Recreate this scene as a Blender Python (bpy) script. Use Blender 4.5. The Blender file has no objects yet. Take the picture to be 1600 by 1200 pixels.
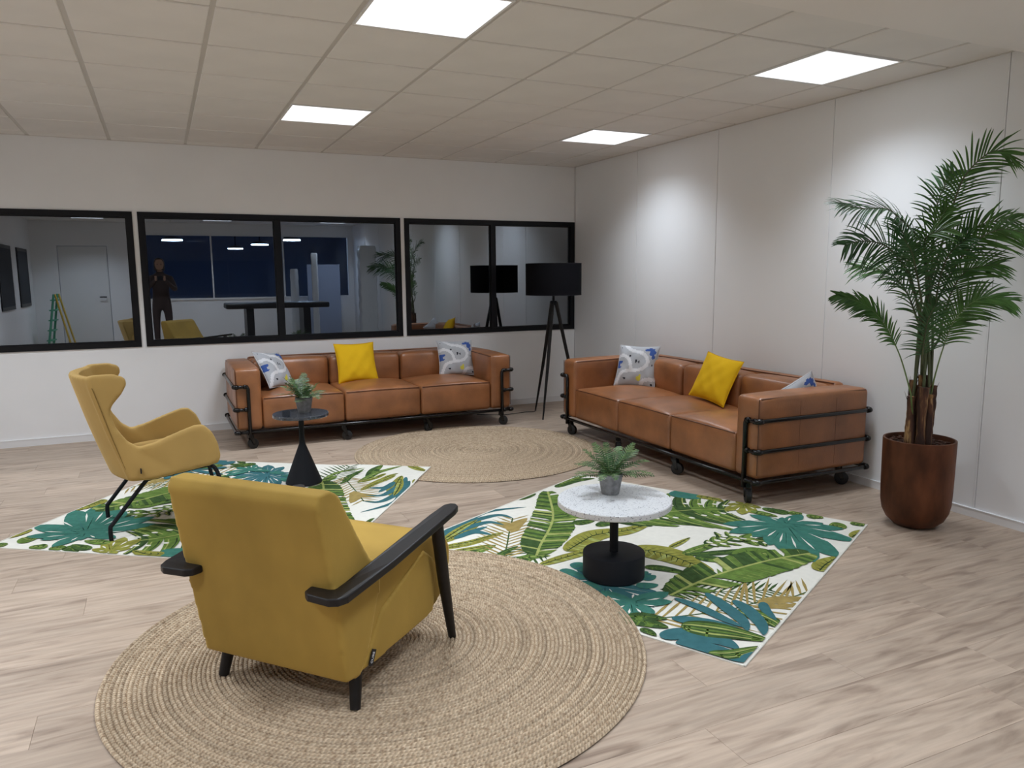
import bpy, bmesh, math, random
from mathutils import Vector, Matrix
from math import sin, cos, pi, radians as R, sqrt

SC = bpy.context.scene
C = SC.collection
RND = random.Random(7)

# ------------------------------------------------------------------ camera
cam_data = bpy.data.cameras.new('camera')
cam_data.sensor_fit = 'HORIZONTAL'; cam_data.sensor_width = 36.0
cam_data.lens = 36.0 * 1188.86 / 1600.0
cam_data.clip_start = 0.02; cam_data.clip_end = 80
cam = bpy.data.objects.new('camera', cam_data); C.objects.link(cam)
YAW, PITCH, ROLL, CAM_H = 0.4298, 0.1427, -0.0078, 1.4332
fw = Vector((sin(YAW)*cos(PITCH), cos(YAW)*cos(PITCH), -sin(PITCH)))
rt = Vector((cos(YAW), -sin(YAW), 0)); up = rt.cross(fw)
rt2 = rt*cos(ROLL) + up*sin(ROLL); up2 = -rt*sin(ROLL) + up*cos(ROLL)
M = Matrix((rt2, up2, -fw)).transposed().to_4x4(); M.translation = (0, 0, CAM_H)
cam.matrix_world = M
SC.camera = cam

# ------------------------------------------------------------------ world, light level
w = bpy.data.worlds.new('night'); SC.world = w; w.use_nodes = True
w.node_tree.nodes['Background'].inputs[0].default_value = (0.004, 0.006, 0.012, 1)
w.node_tree.nodes['Background'].inputs[1].default_value = 1.0
PANEL_POWER = 19.0                                      # watts of each ceiling LED panel
PANEL_SPREAD = 120                                     # beam width of the prismatic diffusers, degrees
SC.view_settings.view_transform = 'Standard'; SC.view_settings.look = 'None'
SC.view_settings.gamma = 1.0; SC.view_settings.use_curve_mapping = False
SC.view_settings.exposure = 0.12
SC.cycles.use_denoising = True
SC.cycles.max_bounces = 8; SC.cycles.diffuse_bounces = 5; SC.cycles.glossy_bounces = 4
SC.cycles.transparent_max_bounces = 8
SC.cycles.sample_clamp_indirect = 6.0
SC.cycles.caustics_reflective = False; SC.cycles.caustics_refractive = False

# ------------------------------------------------------------------ materials
def new_mat(name):
    m = bpy.data.materials.new(name); m.use_nodes = True
    nt = m.node_tree; b = nt.nodes['Principled BSDF']
    def n(t, **kw):
        x = nt.nodes.new(t)
        for k, v in kw.items(): setattr(x, k, v)
        return x
    return m, nt, b, n
def col4(c): return (c[0], c[1], c[2], 1.0)
def mat(name, col, rough=0.5, metal=0.0, var=0.0, vscale=8.0, bump=0.0, bscale=60.0, sheen=0.0, spec=0.5, col2=None, stretch=None, detail=4.0, coat=0.0):
    m, nt, b, n = new_mat(name)
    b.inputs['Base Color'].default_value = col4(col)
    b.inputs['Roughness'].default_value = rough; b.inputs['Metallic'].default_value = metal
    b.inputs['Specular IOR Level'].default_value = spec
    if coat: b.inputs['Coat Weight'].default_value = coat; b.inputs['Coat Roughness'].default_value = 0.15
    if sheen:
        b.inputs['Sheen Weight'].default_value = sheen; b.inputs['Sheen Roughness'].default_value = 0.4
        b.inputs['Sheen Tint'].default_value = col4([min(1, c*1.6+0.1) for c in col])
    if var or bump:
        tc = n('ShaderNodeTexCoord'); src = tc.outputs['Object']
        if stretch:
            mp = n('ShaderNodeMapping'); mp.inputs['Scale'].default_value = stretch
            nt.links.new(src, mp.inputs[0]); src = mp.outputs[0]
    if var:
        no = n('ShaderNodeTexNoise'); no.inputs['Scale'].default_value = vscale; no.inputs['Detail'].default_value = detail
        nt.links.new(src, no.inputs['Vector'])
        cr = n('ShaderNodeValToRGB'); cr.color_ramp.elements[0].position = 0.3; cr.color_ramp.elements[1].position = 0.7
        c2 = col2 or [c*(1-var) for c in col]
        cr.color_ramp.elements[0].color = col4(c2); cr.color_ramp.elements[1].color = col4([min(1, c*(1+var*0.35)) for c in col])
        nt.links.new(no.outputs['Fac'], cr.inputs[0]); nt.links.new(cr.outputs[0], b.inputs['Base Color'])
    if bump:
        nb = n('ShaderNodeTexNoise'); nb.inputs['Scale'].default_value = bscale; nb.inputs['Detail'].default_value = 3
        nt.links.new(src, nb.inputs['Vector'])
        bp = n('ShaderNodeBump'); bp.inputs['Strength'].default_value = bump; bp.inputs['Distance'].default_value = 0.01
        nt.links.new(nb.outputs['Fac'], bp.inputs['Height']); nt.links.new(bp.outputs[0], b.inputs['Normal'])
    return m
def emit(name, col, strength):
    m, nt, b, n = new_mat(name)
    b.inputs['Base Color'].default_value = (0.9, 0.9, 0.9, 1)
    b.inputs['Emission Color'].default_value = col4(col); b.inputs['Emission Strength'].default_value = strength
    return m

MT = {}
MT['wall'] = mat('wall_paint', (0.88, 0.88, 0.885), 0.6, var=0.03, vscale=2.0, bump=0.03, bscale=180)
MT['panel'] = mat('wall_panel_white', (0.86, 0.865, 0.875), 0.6, var=0.02, vscale=1.5, spec=0.25)
MT['strip'] = mat('joint_strip', (0.86, 0.86, 0.87), 0.35)
MT['base'] = mat('baseboard_white', (0.80, 0.80, 0.81), 0.4)
MT['tile'] = mat('ceiling_tile', (0.81, 0.785, 0.755), 0.9, var=0.04, vscale=3, bump=0.12, bscale=400)
MT['bar'] = mat('ceiling_bar', (0.60, 0.57, 0.535), 0.5)
MT['beam'] = mat('beam_paint', (0.85, 0.815, 0.78), 0.7, var=0.02, vscale=2)
MT['frame'] = mat('black_frame', (0.008, 0.008, 0.010), 0.35, spec=0.2)
MT['lightframe'] = mat('light_frame', (0.85, 0.85, 0.85), 0.4)
MT['led'] = emit('led_diffuser', (0.92, 0.95, 1.0), 1.25)
MT['dark'] = mat('dark_paint', (0.02, 0.024, 0.03), 0.8)
MT['hallblue'] = mat('hall_wall', (0.26, 0.32, 0.46), 0.8)
MT['leather'] = mat('tan_leather', (0.335, 0.128, 0.045), 0.38, var=0.36, vscale=5.0, bump=0.10, bscale=90, detail=6, spec=0.75)
MT['piping'] = mat('leather_piping', (0.11, 0.038, 0.014), 0.45)
MT['pipe'] = mat('black_pipe', (0.006, 0.005, 0.005), 0.22, spec=0.4)
MT['rubber'] = mat('black_rubber', (0.012, 0.012, 0.012), 0.6)
MT['velvet'] = mat('mustard_velvet', (0.43, 0.275, 0.060), 0.75, var=0.24, vscale=3.2, bump=0.05, bscale=240, sheen=0.45, stretch=(1, 1, 0.6), spec=0.2)
MT['velvet2'] = mat('ochre_velvet', (0.44, 0.285, 0.093), 0.75, var=0.10, vscale=4, bump=0.04, bscale=260, sheen=0.45, spec=0.2)
MT['seam'] = mat('velvet_seam', (0.22, 0.13, 0.03), 0.8)
MT['blackwood'] = mat('black_stained_wood', (0.012, 0.010, 0.010), 0.42, spec=0.3, var=0.3, vscale=6, stretch=(1, 1, 8))
MT['blackmetal'] = mat('black_powder_coat', (0.011, 0.012, 0.016), 0.55, spec=0.2)
MT['yellow'] = mat('yellow_cotton', (0.78, 0.47, 0.012), 0.85, var=0.06, vscale=9, bump=0.12, bscale=300, spec=0.2)
MT['cgrey'] = mat('cushion_grey', (0.44, 0.45, 0.475), 0.9, bump=0.1, bscale=300, spec=0.2)
MT['cwhite'] = mat('cushion_white', (0.70, 0.70, 0.72), 0.9, bump=0.1, bscale=300, spec=0.2)
MT['cblue'] = mat('cushion_blue', (0.05, 0.10, 0.32), 0.9, spec=0.2)
MT['cdark'] = mat('cushion_dark', (0.035, 0.035, 0.045), 0.9, spec=0.2)
MT['cyel'] = mat('cushion_print_yellow', (0.62, 0.55, 0.08), 0.9, spec=0.2)
MT['concrete'] = mat('grey_concrete', (0.27, 0.27, 0.275), 0.8, var=0.35, vscale=40, bump=0.15, bscale=150)
MT['soil'] = mat('dark_soil', (0.05, 0.025, 0.015), 0.95, var=0.5, vscale=60, bump=0.8, bscale=80)
MT['chip'] = mat('bark_chip', (0.085, 0.035, 0.02), 0.9, var=0.5, vscale=30)
MT['corten'] = mat('rusted_pot', (0.125, 0.042, 0.017), 0.5, var=0.72, vscale=7, bump=0.10, bscale=50, detail=7, stretch=(1, 1, 0.45), spec=0.22)
MT['palm'] = mat('palm_leaf', (0.075, 0.185, 0.038), 0.42, var=0.5, vscale=9, spec=0.4)
MT['palm2'] = mat('palm_leaf_dark', (0.045, 0.130, 0.040), 0.42, var=0.5, vscale=9, spec=0.4)
MT['rachis'] = mat('palm_rachis', (0.16, 0.24, 0.08), 0.5, var=0.3, vscale=20)
MT['cane'] = mat('palm_cane', (0.085, 0.105, 0.045), 0.5, var=0.4, vscale=14, stretch=(1, 1, 0.3))
MT['fern'] = mat('fern_leaf', (0.048, 0.115, 0.030), 0.5, var=0.55, vscale=30)
MT['fern2'] = mat('fern_leaf_tip', (0.10, 0.165, 0.05), 0.5, var=0.5, vscale=30)
MT['shade'] = mat('black_lampshade', (0.006, 0.006, 0.008), 0.85, bump=0.05, bscale=400, spec=0.08)
MT['white'] = mat('white_plain', (0.8, 0.8, 0.8), 0.5)
MT['tagblack'] = mat('tag_black', (0.012, 0.010, 0.010), 0.8)
MT['tagwhite'] = mat('tag_white', (0.75, 0.75, 0.78), 0.8)
MT['skin'] = mat('skin', (0.45, 0.28, 0.2), 0.6)

def trunk_mat():
    m, nt, b, n = new_mat('palm_trunk_fibre')
    tc = n('ShaderNodeTexCoord'); mp = n('ShaderNodeMapping'); mp.inputs['Scale'].default_value = (26, 26, 3.2)
    no = n('ShaderNodeTexNoise'); no.inputs['Scale'].default_value = 1.6; no.inputs['Detail'].default_value = 5
    cr = n('ShaderNodeValToRGB'); e = cr.color_ramp.elements
    e[0].position = 0.42; e[0].color = (0.035, 0.014, 0.008, 1); e[1].position = 0.68; e[1].color = (0.42, 0.25, 0.10, 1)
    x = cr.color_ramp.elements.new(0.56); x.color = (0.10, 0.04, 0.02, 1)
    L = nt.links.new
    L(tc.outputs['Object'], mp.inputs[0]); L(mp.outputs[0], no.inputs['Vector']); L(no.outputs['Fac'], cr.inputs[0]); L(cr.outputs[0], b.inputs['Base Color'])
    bp = n('ShaderNodeBump'); bp.inputs['Strength'].default_value = 0.6; L(no.outputs['Fac'], bp.inputs['Height']); L(bp.outputs[0], b.inputs['Normal'])
    b.inputs['Roughness'].default_value = 0.85
    return m
MT['trunk'] = trunk_mat()

def glass_mat(name, refl, tint):
    # coated insulating glass: part mirror, part see-through, stronger towards grazing angles
    m, nt, b, n = new_mat(name); nt.nodes.remove(b)
    out = nt.nodes['Material Output']
    tr = n('ShaderNodeBsdfTransparent'); tr.inputs[0].default_value = col4(tint)
    gl = n('ShaderNodeBsdfGlossy'); gl.inputs['Roughness'].default_value = 0.0; gl.inputs[0].default_value = (0.84, 0.91, 1.0, 1)
    fr = n('ShaderNodeFresnel'); fr.inputs['IOR'].default_value = 1.5
    ad = n('ShaderNodeMath', operation='ADD'); ad.use_clamp = True; ad.inputs[1].default_value = refl
    mx = n('ShaderNodeMixShader'); L = nt.links.new
    L(fr.outputs[0], ad.inputs[0]); L(ad.outputs[0], mx.inputs[0]); L(tr.outputs[0], mx.inputs[1]); L(gl.outputs[0], mx.inputs[2]); L(mx.outputs[0], out.inputs[0])
    return m
MT['glass'] = glass_mat('window_glass', 0.28, (0.8, 0.83, 0.88))
MT['glass2'] = glass_mat('hall_glass', 0.02, (0.8, 0.85, 0.9))

def plank_mat():
    m, nt, b, n = new_mat('oak_vinyl_plank'); L = nt.links.new
    tc = n('ShaderNodeTexCoord'); oi = n('ShaderNodeObjectInfo')
    cmb = n('ShaderNodeCombineXYZ'); ml = n('ShaderNodeMath', operation='MULTIPLY'); ml.inputs[1].default_value = 37.0
    L(oi.outputs['Random'], ml.inputs[0]); L(ml.outputs[0], cmb.inputs[0]); L(ml.outputs[0], cmb.inputs[1])
    va = n('ShaderNodeVectorMath', operation='ADD'); L(tc.outputs['Object'], va.inputs[0]); L(cmb.outputs[0], va.inputs[1])
    mp = n('ShaderNodeMapping'); mp.inputs['Scale'].default_value = (1.1, 7.0, 1); L(va.outputs[0], mp.inputs[0])
    n1 = n('ShaderNodeTexNoise'); n1.inputs['Scale'].default_value = 1.7; n1.inputs['Detail'].default_value = 8; n1.inputs['Distortion'].default_value = 2.0
    L(mp.outputs[0], n1.inputs['Vector'])
    mp2 = n('ShaderNodeMapping'); mp2.inputs['Scale'].default_value = (2.4, 30.0, 1); L(va.outputs[0], mp2.inputs[0])
    n2 = n('ShaderNodeTexNoise'); n2.inputs['Scale'].default_value = 1.5; n2.inputs['Detail'].default_value = 7; L(mp2.outputs[0], n2.inputs['Vector'])
    cr = n('ShaderNodeValToRGB'); e = cr.color_ramp.elements
    e[0].position = 0.27; e[0].color = (0.262, 0.190, 0.142, 1); e[1].position = 0.62; e[1].color = (0.475, 0.372, 0.288, 1)
    x = e.new(0.45); x.color = (0.415, 0.318, 0.242, 1)
    L(n1.outputs['Fac'], cr.inputs[0])
    gr = n('ShaderNodeMapRange'); gr.inputs[1].default_value = 0.30; gr.inputs[2].default_value = 0.66; gr.inputs[3].default_value = 0.80; gr.inputs[4].default_value = 1.04; L(n2.outputs['Fac'], gr.inputs[0])
    gm = n('ShaderNodeMath', operation='MULTIPLY')
    cr2 = n('ShaderNodeMapRange'); cr2.inputs[3].default_value = 0.93; cr2.inputs[4].default_value = 1.10
    L(oi.outputs['Random'], cr2.inputs[0])
    L(cr2.outputs[0], gm.inputs[0]); L(gr.outputs[0], gm.inputs[1])
    hs = n('ShaderNodeHueSaturation'); L(cr.outputs[0], hs.inputs['Color']); L(gm.outputs[0], hs.inputs['Value'])
    L(hs.outputs[0], b.inputs['Base Color'])
    b.inputs['Roughness'].default_value = 0.42; b.inputs['Specular IOR Level'].default_value = 0.35
    bp = n('ShaderNodeBump'); bp.inputs['Strength'].default_value = 0.08; bp.inputs['Distance'].default_value = 0.004
    L(n2.outputs['Fac'], bp.inputs['Height']); L(bp.outputs[0], b.inputs['Normal'])
    return m
MT['plank'] = plank_mat()

def jute_mat():
    m, nt, b, n = new_mat('braided_jute'); L = nt.links.new
    uv = n('ShaderNodeUVMap'); uv.uv_map = 'braid'
    sp = n('ShaderNodeSeparateXYZ'); L(uv.outputs[0], sp.inputs[0])
    # chevron strands across the braid
    a = n('ShaderNodeMath', operation='SUBTRACT'); a.inputs[1].default_value = 0.5; L(sp.outputs[1], a.inputs[0])
    ab = n('ShaderNodeMath', operation='ABSOLUTE'); L(a.outputs[0], ab.inputs[0])
    f = n('ShaderNodeMath', operation='MULTIPLY'); f.inputs[1].default_value = 6.0; L(ab.outputs[0], f.inputs[0])
    g = n('ShaderNodeMath', operation='MULTIPLY'); g.inputs[1].default_value = 420.0; L(sp.outputs[0], g.inputs[0])
    h = n('ShaderNodeMath', operation='ADD'); L(f.outputs[0], h.inputs[0]); L(g.outputs[0], h.inputs[1])
    s = n('ShaderNodeMath', operation='SINE'); L(h.outputs[0], s.inputs[0])
    no = n('ShaderNodeTexNoise'); no.inputs['Scale'].default_value = 1.0; no.inputs['Detail'].default_value = 2
    mp = n('ShaderNodeMapping'); mp.inputs['Scale'].default_value = (55.0, 1.3, 1); L(uv.outputs[0], mp.inputs[0]); L(mp.outputs[0], no.inputs['Vector'])
    nl = n('ShaderNodeTexNoise'); nl.inputs['Scale'].default_value = 1.0; nl.inputs['Detail'].default_value = 1
    mp2 = n('ShaderNodeMapping'); mp2.inputs['Scale'].default_value = (0.9, 0.06, 1); L(uv.outputs[0], mp2.inputs[0]); L(mp2.outputs[0], nl.inputs['Vector'])
    cr = n('ShaderNodeValToRGB'); e = cr.color_ramp.elements
    e[0].position = 0.30; e[0].color = (0.305, 0.212, 0.135, 1); e[1].position = 0.70; e[1].color = (0.61, 0.485, 0.345, 1)
    x = e.new(0.47); x.color = (0.48, 0.365, 0.248, 1)
    L(no.outputs['Fac'], cr.inputs[0])
    cl = n('ShaderNodeMapRange'); cl.inputs[1].default_value = 0.3; cl.inputs[2].default_value = 0.7; cl.inputs[3].default_value = 0.86; cl.inputs[4].default_value = 1.08
    L(nl.outputs['Fac'], cl.inputs[0])
    ss = n('ShaderNodeMapRange'); ss.inputs[1].default_value = -1; ss.inputs[3].default_value = 0.80; ss.inputs[4].default_value = 1.08
    L(s.outputs[0], ss.inputs[0])
    pm = n('ShaderNodeMath', operation='MULTIPLY'); L(cl.outputs[0], pm.inputs[0]); L(ss.outputs[0], pm.inputs[1])
    tc = n('ShaderNodeTexCoord'); ln = n('ShaderNodeVectorMath', operation='LENGTH'); L(tc.outputs['Object'], ln.inputs[0])
    nr = n('ShaderNodeTexNoise'); nr.noise_dimensions = '1D'; nr.inputs['Scale'].default_value = 42.0; nr.inputs['Detail'].default_value = 3; L(ln.outputs['Value'], nr.inputs['W'])
    rr = n('ShaderNodeMapRange'); rr.inputs[1].default_value = 0.32; rr.inputs[2].default_value = 0.62; rr.inputs[3].default_value = 0.84; rr.inputs[4].default_value = 1.08; L(nr.outputs['Fac'], rr.inputs[0])
    pm2 = n('ShaderNodeMath', operation='MULTIPLY'); L(pm.outputs[0], pm2.inputs[0]); L(rr.outputs[0], pm2.inputs[1])
    hs = n('ShaderNodeHueSaturation'); L(cr.outputs[0], hs.inputs['Color']); L(pm2.outputs[0], hs.inputs['Value'])
    L(hs.outputs[0], b.inputs['Base Color'])
    b.inputs['Roughness'].default_value = 0.9; b.inputs['Specular IOR Level'].default_value = 0.15
    bp = n('ShaderNodeBump'); bp.inputs['Strength'].default_value = 0.5; bp.inputs['Distance'].default_value = 0.003
    L(s.outputs[0], bp.inputs['Height']); L(bp.outputs[0], b.inputs['Normal'])
    return m
MT['jute'] = jute_mat()

def terrazzo(name, base, chips, rough, scale, thr):
    m, nt, b, n = new_mat(name); L = nt.links.new
    tc = n('ShaderNodeTexCoord'); vo = n('ShaderNodeTexVoronoi'); vo.inputs['Scale'].default_value = scale
    L(tc.outputs['Object'], vo.inputs['Vector'])
    sp = n('ShaderNodeSeparateColor'); L(vo.outputs['Color'], sp.inputs[0])
    cr = n('ShaderNodeValToRGB'); cr.color_ramp.interpolation = 'CONSTANT'; e = cr.color_ramp.elements
    e[0].position = 0.0; e[0].color = col4(base); e[1].position = thr; e[1].color = col4(chips[0])
    for i, c in enumerate(chips[1:]):
        x = e.new(thr + (1-thr)*(i+1)/len(chips)); x.color = col4(c)
    L(sp.outputs[0], cr.inputs[0])
    d = n('ShaderNodeMath', operation='LESS_THAN'); d.inputs[1].default_value = 0.42; L(vo.outputs['Distance'], d.inputs[0])
    mx = n('ShaderNodeMix', data_type='RGBA'); mx.inputs[6].default_value = col4(base)
    L(d.outputs[0], mx.inputs[0]); L(cr.outputs[0], mx.inputs[7]); L(mx.outputs[2], b.inputs['Base Color'])
    b.inputs['Roughness'].default_value = rough
    return m
MT['terrazzo'] = terrazzo('white_terrazzo', (0.66, 0.67, 0.68), [(0.16, 0.16, 0.18), (0.42, 0.42, 0.45), (0.78, 0.78, 0.78)], 0.3, 150, 0.62)
MT['terrazzo_dark'] = terrazzo('dark_terrazzo', (0.055, 0.065, 0.085), [(0.22, 0.24, 0.28), (0.01, 0.01, 0.012), (0.10, 0.11, 0.14)], 0.08, 110, 0.75)
for n_ in MT['terrazzo_dark'].node_tree.nodes:
    if n_.type == 'BSDF_PRINCIPLED': n_.inputs['Coat Weight'].default_value = 1.0; n_.inputs['Coat Roughness'].default_value = 0.05

# rug print
MT['rugbase'] = mat('rug_cream', (0.72, 0.70, 0.63), 0.95, var=0.05, vscale=30, bump=0.15, bscale=350, spec=0.1)
def printm(name, c, v=0.35, sc=26): return mat(name, c, 0.95, var=v, vscale=sc, bump=0.1, bscale=350, spec=0.1, detail=3)
RUGC = {
 'teal': printm('print_teal', (0.045, 0.140, 0.155), 0.15),
 'tealg': printm('print_teal_green', (0.050, 0.175, 0.135), 0.2),
 'mid': printm('print_green', (0.125, 0.205, 0.045)),
 'dark': printm('print_dark_green', (0.050, 0.095, 0.030)),
 'olive': printm('print_olive', (0.27, 0.265, 0.055), 0.3),
 'gold': printm('print_gold', (0.33, 0.245, 0.085), 0.2),
 'lite': printm('print_light_green', (0.34, 0.38, 0.12), 0.25),
 'deep': printm('print_deep', (0.028, 0.055, 0.022), 0.2),
 'cream': MT['rugbase'],
}

# ------------------------------------------------------------------ mesh helpers
class MB:
    def __init__(s): s.v = []; s.f = []; s.m = []
    def add(s, verts, faces, mi=0):
        o = len(s.v); s.v += [tuple(x) for x in verts]
        for f in faces: s.f.append(tuple(i+o for i in f)); s.m.append(mi)
        return s
    def box(s, x0, x1, y0, y1, z0, z1, mi=0):
        v = [(x, y, z) for z in (z0, z1) for y in (y0, y1) for x in (x0, x1)]
        return s.add(v, [(0,2,3,1), (4,5,7,6), (0,1,5,4), (2,6,7,3), (0,4,6,2), (1,3,7,5)], mi)
    def tube(s, pts, r, seg=10, mi=0, caps=True):
        pts = [Vector(p) for p in pts]; n = len(pts)
        rs = r if isinstance(r, (list, tuple)) else [r]*n
        T = []
        for i in range(n):
            a = pts[min(i+1, n-1)] - pts[max(i-1, 0)]; T.append(a.normalized() if a.length > 1e-9 else Vector((0,0,1)))
        ref = Vector((0,0,1)) if abs(T[0].z) < 0.9 else Vector((1,0,0))
        N = (ref - T[0]*ref.dot(T[0])).normalized(); v = []
        for i in range(n):
            N = (N - T[i]*N.dot(T[i]))
            N = N.normalized() if N.length > 1e-6 else T[i].orthogonal().normalized()
            B = T[i].cross(N)
            for k in range(seg):
                a = 2*pi*k/seg; v.append(pts[i] + (N*cos(a) + B*sin(a))*rs[i])
        f = [(i*seg+k, i*seg+(k+1)%seg, (i+1)*seg+(k+1)%seg, (i+1)*seg+k) for i in range(n-1) for k in range(seg)]
        if caps: f += [tuple(range(seg-1, -1, -1)), tuple((n-1)*seg+k for k in range(seg))]
        return s.add(v, f, mi)
    def lathe(s, prof, seg=40, c=(0,0,0), mi=0):
        v = []; f = []; n = len(prof)
        for r, z in prof:
            for k in range(seg):
                a = 2*pi*k/seg; v.append((c[0]+r*cos(a), c[1]+r*sin(a), c[2]+z))
        f = [(i*seg+k, i*seg+(k+1)%seg, (i+1)*seg+(k+1)%seg, (i+1)*seg+k) for i in range(n-1) for k in range(seg)]
        if prof[0][0] > 1e-6: f.append(tuple(range(seg-1, -1, -1)))
        if prof[-1][0] > 1e-6: f.append(tuple((n-1)*seg+k for k in range(seg)))
        return s.add(v, f, mi)
    def rbox(s, sx, sy, sz, r, n=(8,8,6), fn=None, c=(0,0,0), mi=0):
        h = (sx/2, sy/2, sz/2); ax = []
        for k in range(3):
            a = [-h[k], -h[k]+r*0.3, -h[k]+r]
            inner = [(-h[k]+r) + (2*h[k]-2*r)*i/n[k] for i in range(1, n[k])]
            ax.append(a + inner + [h[k]-r, h[k]-r*0.3, h[k]])
        idx = {}; v = []; f = []
        def vid(p):
            key = tuple(round(x, 6) for x in p)
            if key not in idx:
                q = Vector(p); inn = Vector([max(-h[k]+r, min(h[k]-r, q[k])) for k in range(3)])
                d = q - inn
                if d.length > 1e-9: q = inn + d.normalized()*r
                if fn: q = Vector(fn(q))
                idx[key] = len(v); v.append(q + Vector(c))
            return idx[key]
        for k in range(3):
            a, b = [(1,2), (2,0), (0,1)][k]
            for sgn in (-1, 1):
                for i in range(len(ax[a])-1):
                    for j in range(len(ax[b])-1):
                        quad = []
                        for (ii, jj) in ((i,j), (i+1,j), (i+1,j+1), (i,j+1)):
                            p = [0,0,0]; p[k] = sgn*h[k]; p[a] = ax[a][ii]; p[b] = ax[b][jj]; quad.append(vid(p))
                        f.append(tuple(quad if sgn > 0 else quad[::-1]))
        return s.add(v, f, mi)
    def extrude_poly(s, poly, fn0, fn1, mi=0):
        n = len(poly)
        v = [fn0(*p) for p in poly] + [fn1(*p) for p in poly]
        f = [tuple(range(n-1, -1, -1)), tuple(range(n, 2*n))] + [(i, (i+1)%n, n+(i+1)%n, n+i) for i in range(n)]
        return s.add(v, f, mi)
    def mesh(s, name, mats, smooth=False):
        me = bpy.data.meshes.new(name); me.from_pydata(s.v, [], s.f)
        for m in (mats if isinstance(mats, (list, tuple)) else [mats]): me.materials.append(m)
        me.polygons.foreach_set('material_index', s.m)
        if smooth: me.polygons.foreach_set('use_smooth', [True]*len(s.f))
        me.update(); return me
    def build(s, name, mats, parent=None, smooth=False, loc=None, rz=None, angle=None):
        me = s.mesh(name, mats, smooth)
        if smooth and angle:
            try: me.set_sharp_from_angle(angle=angle)
            except Exception: pass
        return put(name, me, parent, loc, rz)

def put(name, data, parent=None, loc=None, rz=None):
    o = bpy.data.objects.new(name, data); C.objects.link(o)
    if parent: o.parent = parent
    if loc: o.location = loc
    if rz: o.rotation_euler = (0, 0, rz)
    return o
def tag(o, label, cat=None, group=None, kind=None):
    o['label'] = label
    if cat: o['category'] = cat
    if group: o['group'] = group
    if kind: o['kind'] = kind
    return o
def struct(o, label=None):
    o['kind'] = 'structure'
    if label: o['label'] = label
    return o
def thing(name, label, cat, loc=(0,0,0), rz=0, group=None):
    o = put(name, None, None, loc, rz); o.empty_display_size = 0.1
    return tag(o, label, cat, group)
def copy_tree(o, parent=None):
    kids = [k for k in bpy.data.objects if k.parent == o]
    c = o.copy(); C.objects.link(c); c.parent = parent
    for k in kids: copy_tree(k, c)
    return c
def spline(pts, n=8):
    P = [Vector(p) for p in pts]; out = []
    for i in range(len(P)-1):
        a, b, c, d = P[max(i-1,0)], P[i], P[i+1], P[min(i+2, len(P)-1)]
        for k in range(n):
            t = k/n; t2 = t*t; t3 = t2*t
            out.append(0.5*((2*b) + (c-a)*t + (2*a-5*b+4*c-d)*t2 + (3*b-a-3*c+d)*t3))
    out.append(P[-1]); return out
def remeshed(mb, name, mats, voxel, iters, parent=None, fac=0.5, post=None):
    o = mb.build(name, mats)
    m = o.modifiers.new('r', 'REMESH'); m.mode = 'VOXEL'; m.voxel_size = voxel; m.use_smooth_shade = True
    s = o.modifiers.new('s', 'SMOOTH'); s.factor = fac; s.iterations = iters
    dg = bpy.context.evaluated_depsgraph_get()
    me = bpy.data.meshes.new_from_object(o.evaluated_get(dg)); me.name = name
    old = o.data; bpy.data.objects.remove(o); bpy.data.meshes.remove(old)
    me.materials.clear()
    for x in (mats if isinstance(mats, (list, tuple)) else [mats]): me.materials.append(x)
    me.polygons.foreach_set('use_smooth', [True]*len(me.polygons))
    me.polygons.foreach_set('material_index', [0]*len(me.polygons))
    if post:
        for v in me.vertices: v.co = post(v.co)
        me.update()
    return put(name, me, parent)
# ================================================================== the room
H, XR, YB, XL, YR = 2.6026, 4.264, 7.582, -2.35, -3.2
GX, GY, TS, TY = -0.3077, 3.7518, 0.6, 0.6045
BEAM_Y0, BEAM_Y1, BEAM_Z = 1.95, 2.49, H - 0.12

# floor: a slab with individual planks on it (planks run along x)
fl = MB(); fl.box(XL-0.1, XR+0.1, YR-0.1, YB+0.15, -0.08, -0.011)
floor = struct(fl.build('floor', MT['plank']), 'pale greige oak plank floor')
PW, PL = 0.2, 1.25
plank_cache = {}
def plank_mesh(l, wd):
    key = (round(l, 3), round(wd, 3))
    if key not in plank_cache:
        b = MB(); g = 0.0003; x, y = key[0]/2-g, key[1]/2-g; e = 0.0007
        v = [(-x,-y,-0.01), (x,-y,-0.01), (x,y,-0.01), (-x,y,-0.01), (-x,-y,-e), (x,-y,-e), (x,y,-e), (-x,y,-e),
             (-x+e,-y+e,0), (x-e,-y+e,0), (x-e,y-e,0), (-x+e,y-e,0)]
        f = [(4,5,9,8), (5,6,10,9), (6,7,11,10), (7,4,8,11), (8,9,10,11), (0,1,5,4), (1,2,6,5), (2,3,7,6), (3,0,4,7)]
        b.add(v, f); plank_cache[key] = b.mesh('plank', MT['plank'])
    return plank_cache[key]
rest = MB(); row = 0; y = YB
while y > YR + 1e-6:
    y1 = y; y0 = max(YR, y - PW); off = (row*0.437 + 0.13*(row % 3)) % 1.0 * PL
    x = XL - off
    while x < XR - 1e-6:
        a, b_ = max(XL, x), min(XR, x+PL)
        if b_ - a > 0.02:
            if y0 > 1.15: put('plank', plank_mesh(b_-a, y1-y0), floor, ((a+b_)/2, (y0+y1)/2, 0))
            else: rest.box(a+0.0006, b_-0.0006, y0+0.0006, y1-0.0006, -0.01, 0)
        x += PL
    y = y0; row += 1
tag(rest.build('plank_field', MT['plank'], floor), 'greige oak planks nearest to the camera', kind='stuff')

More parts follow.
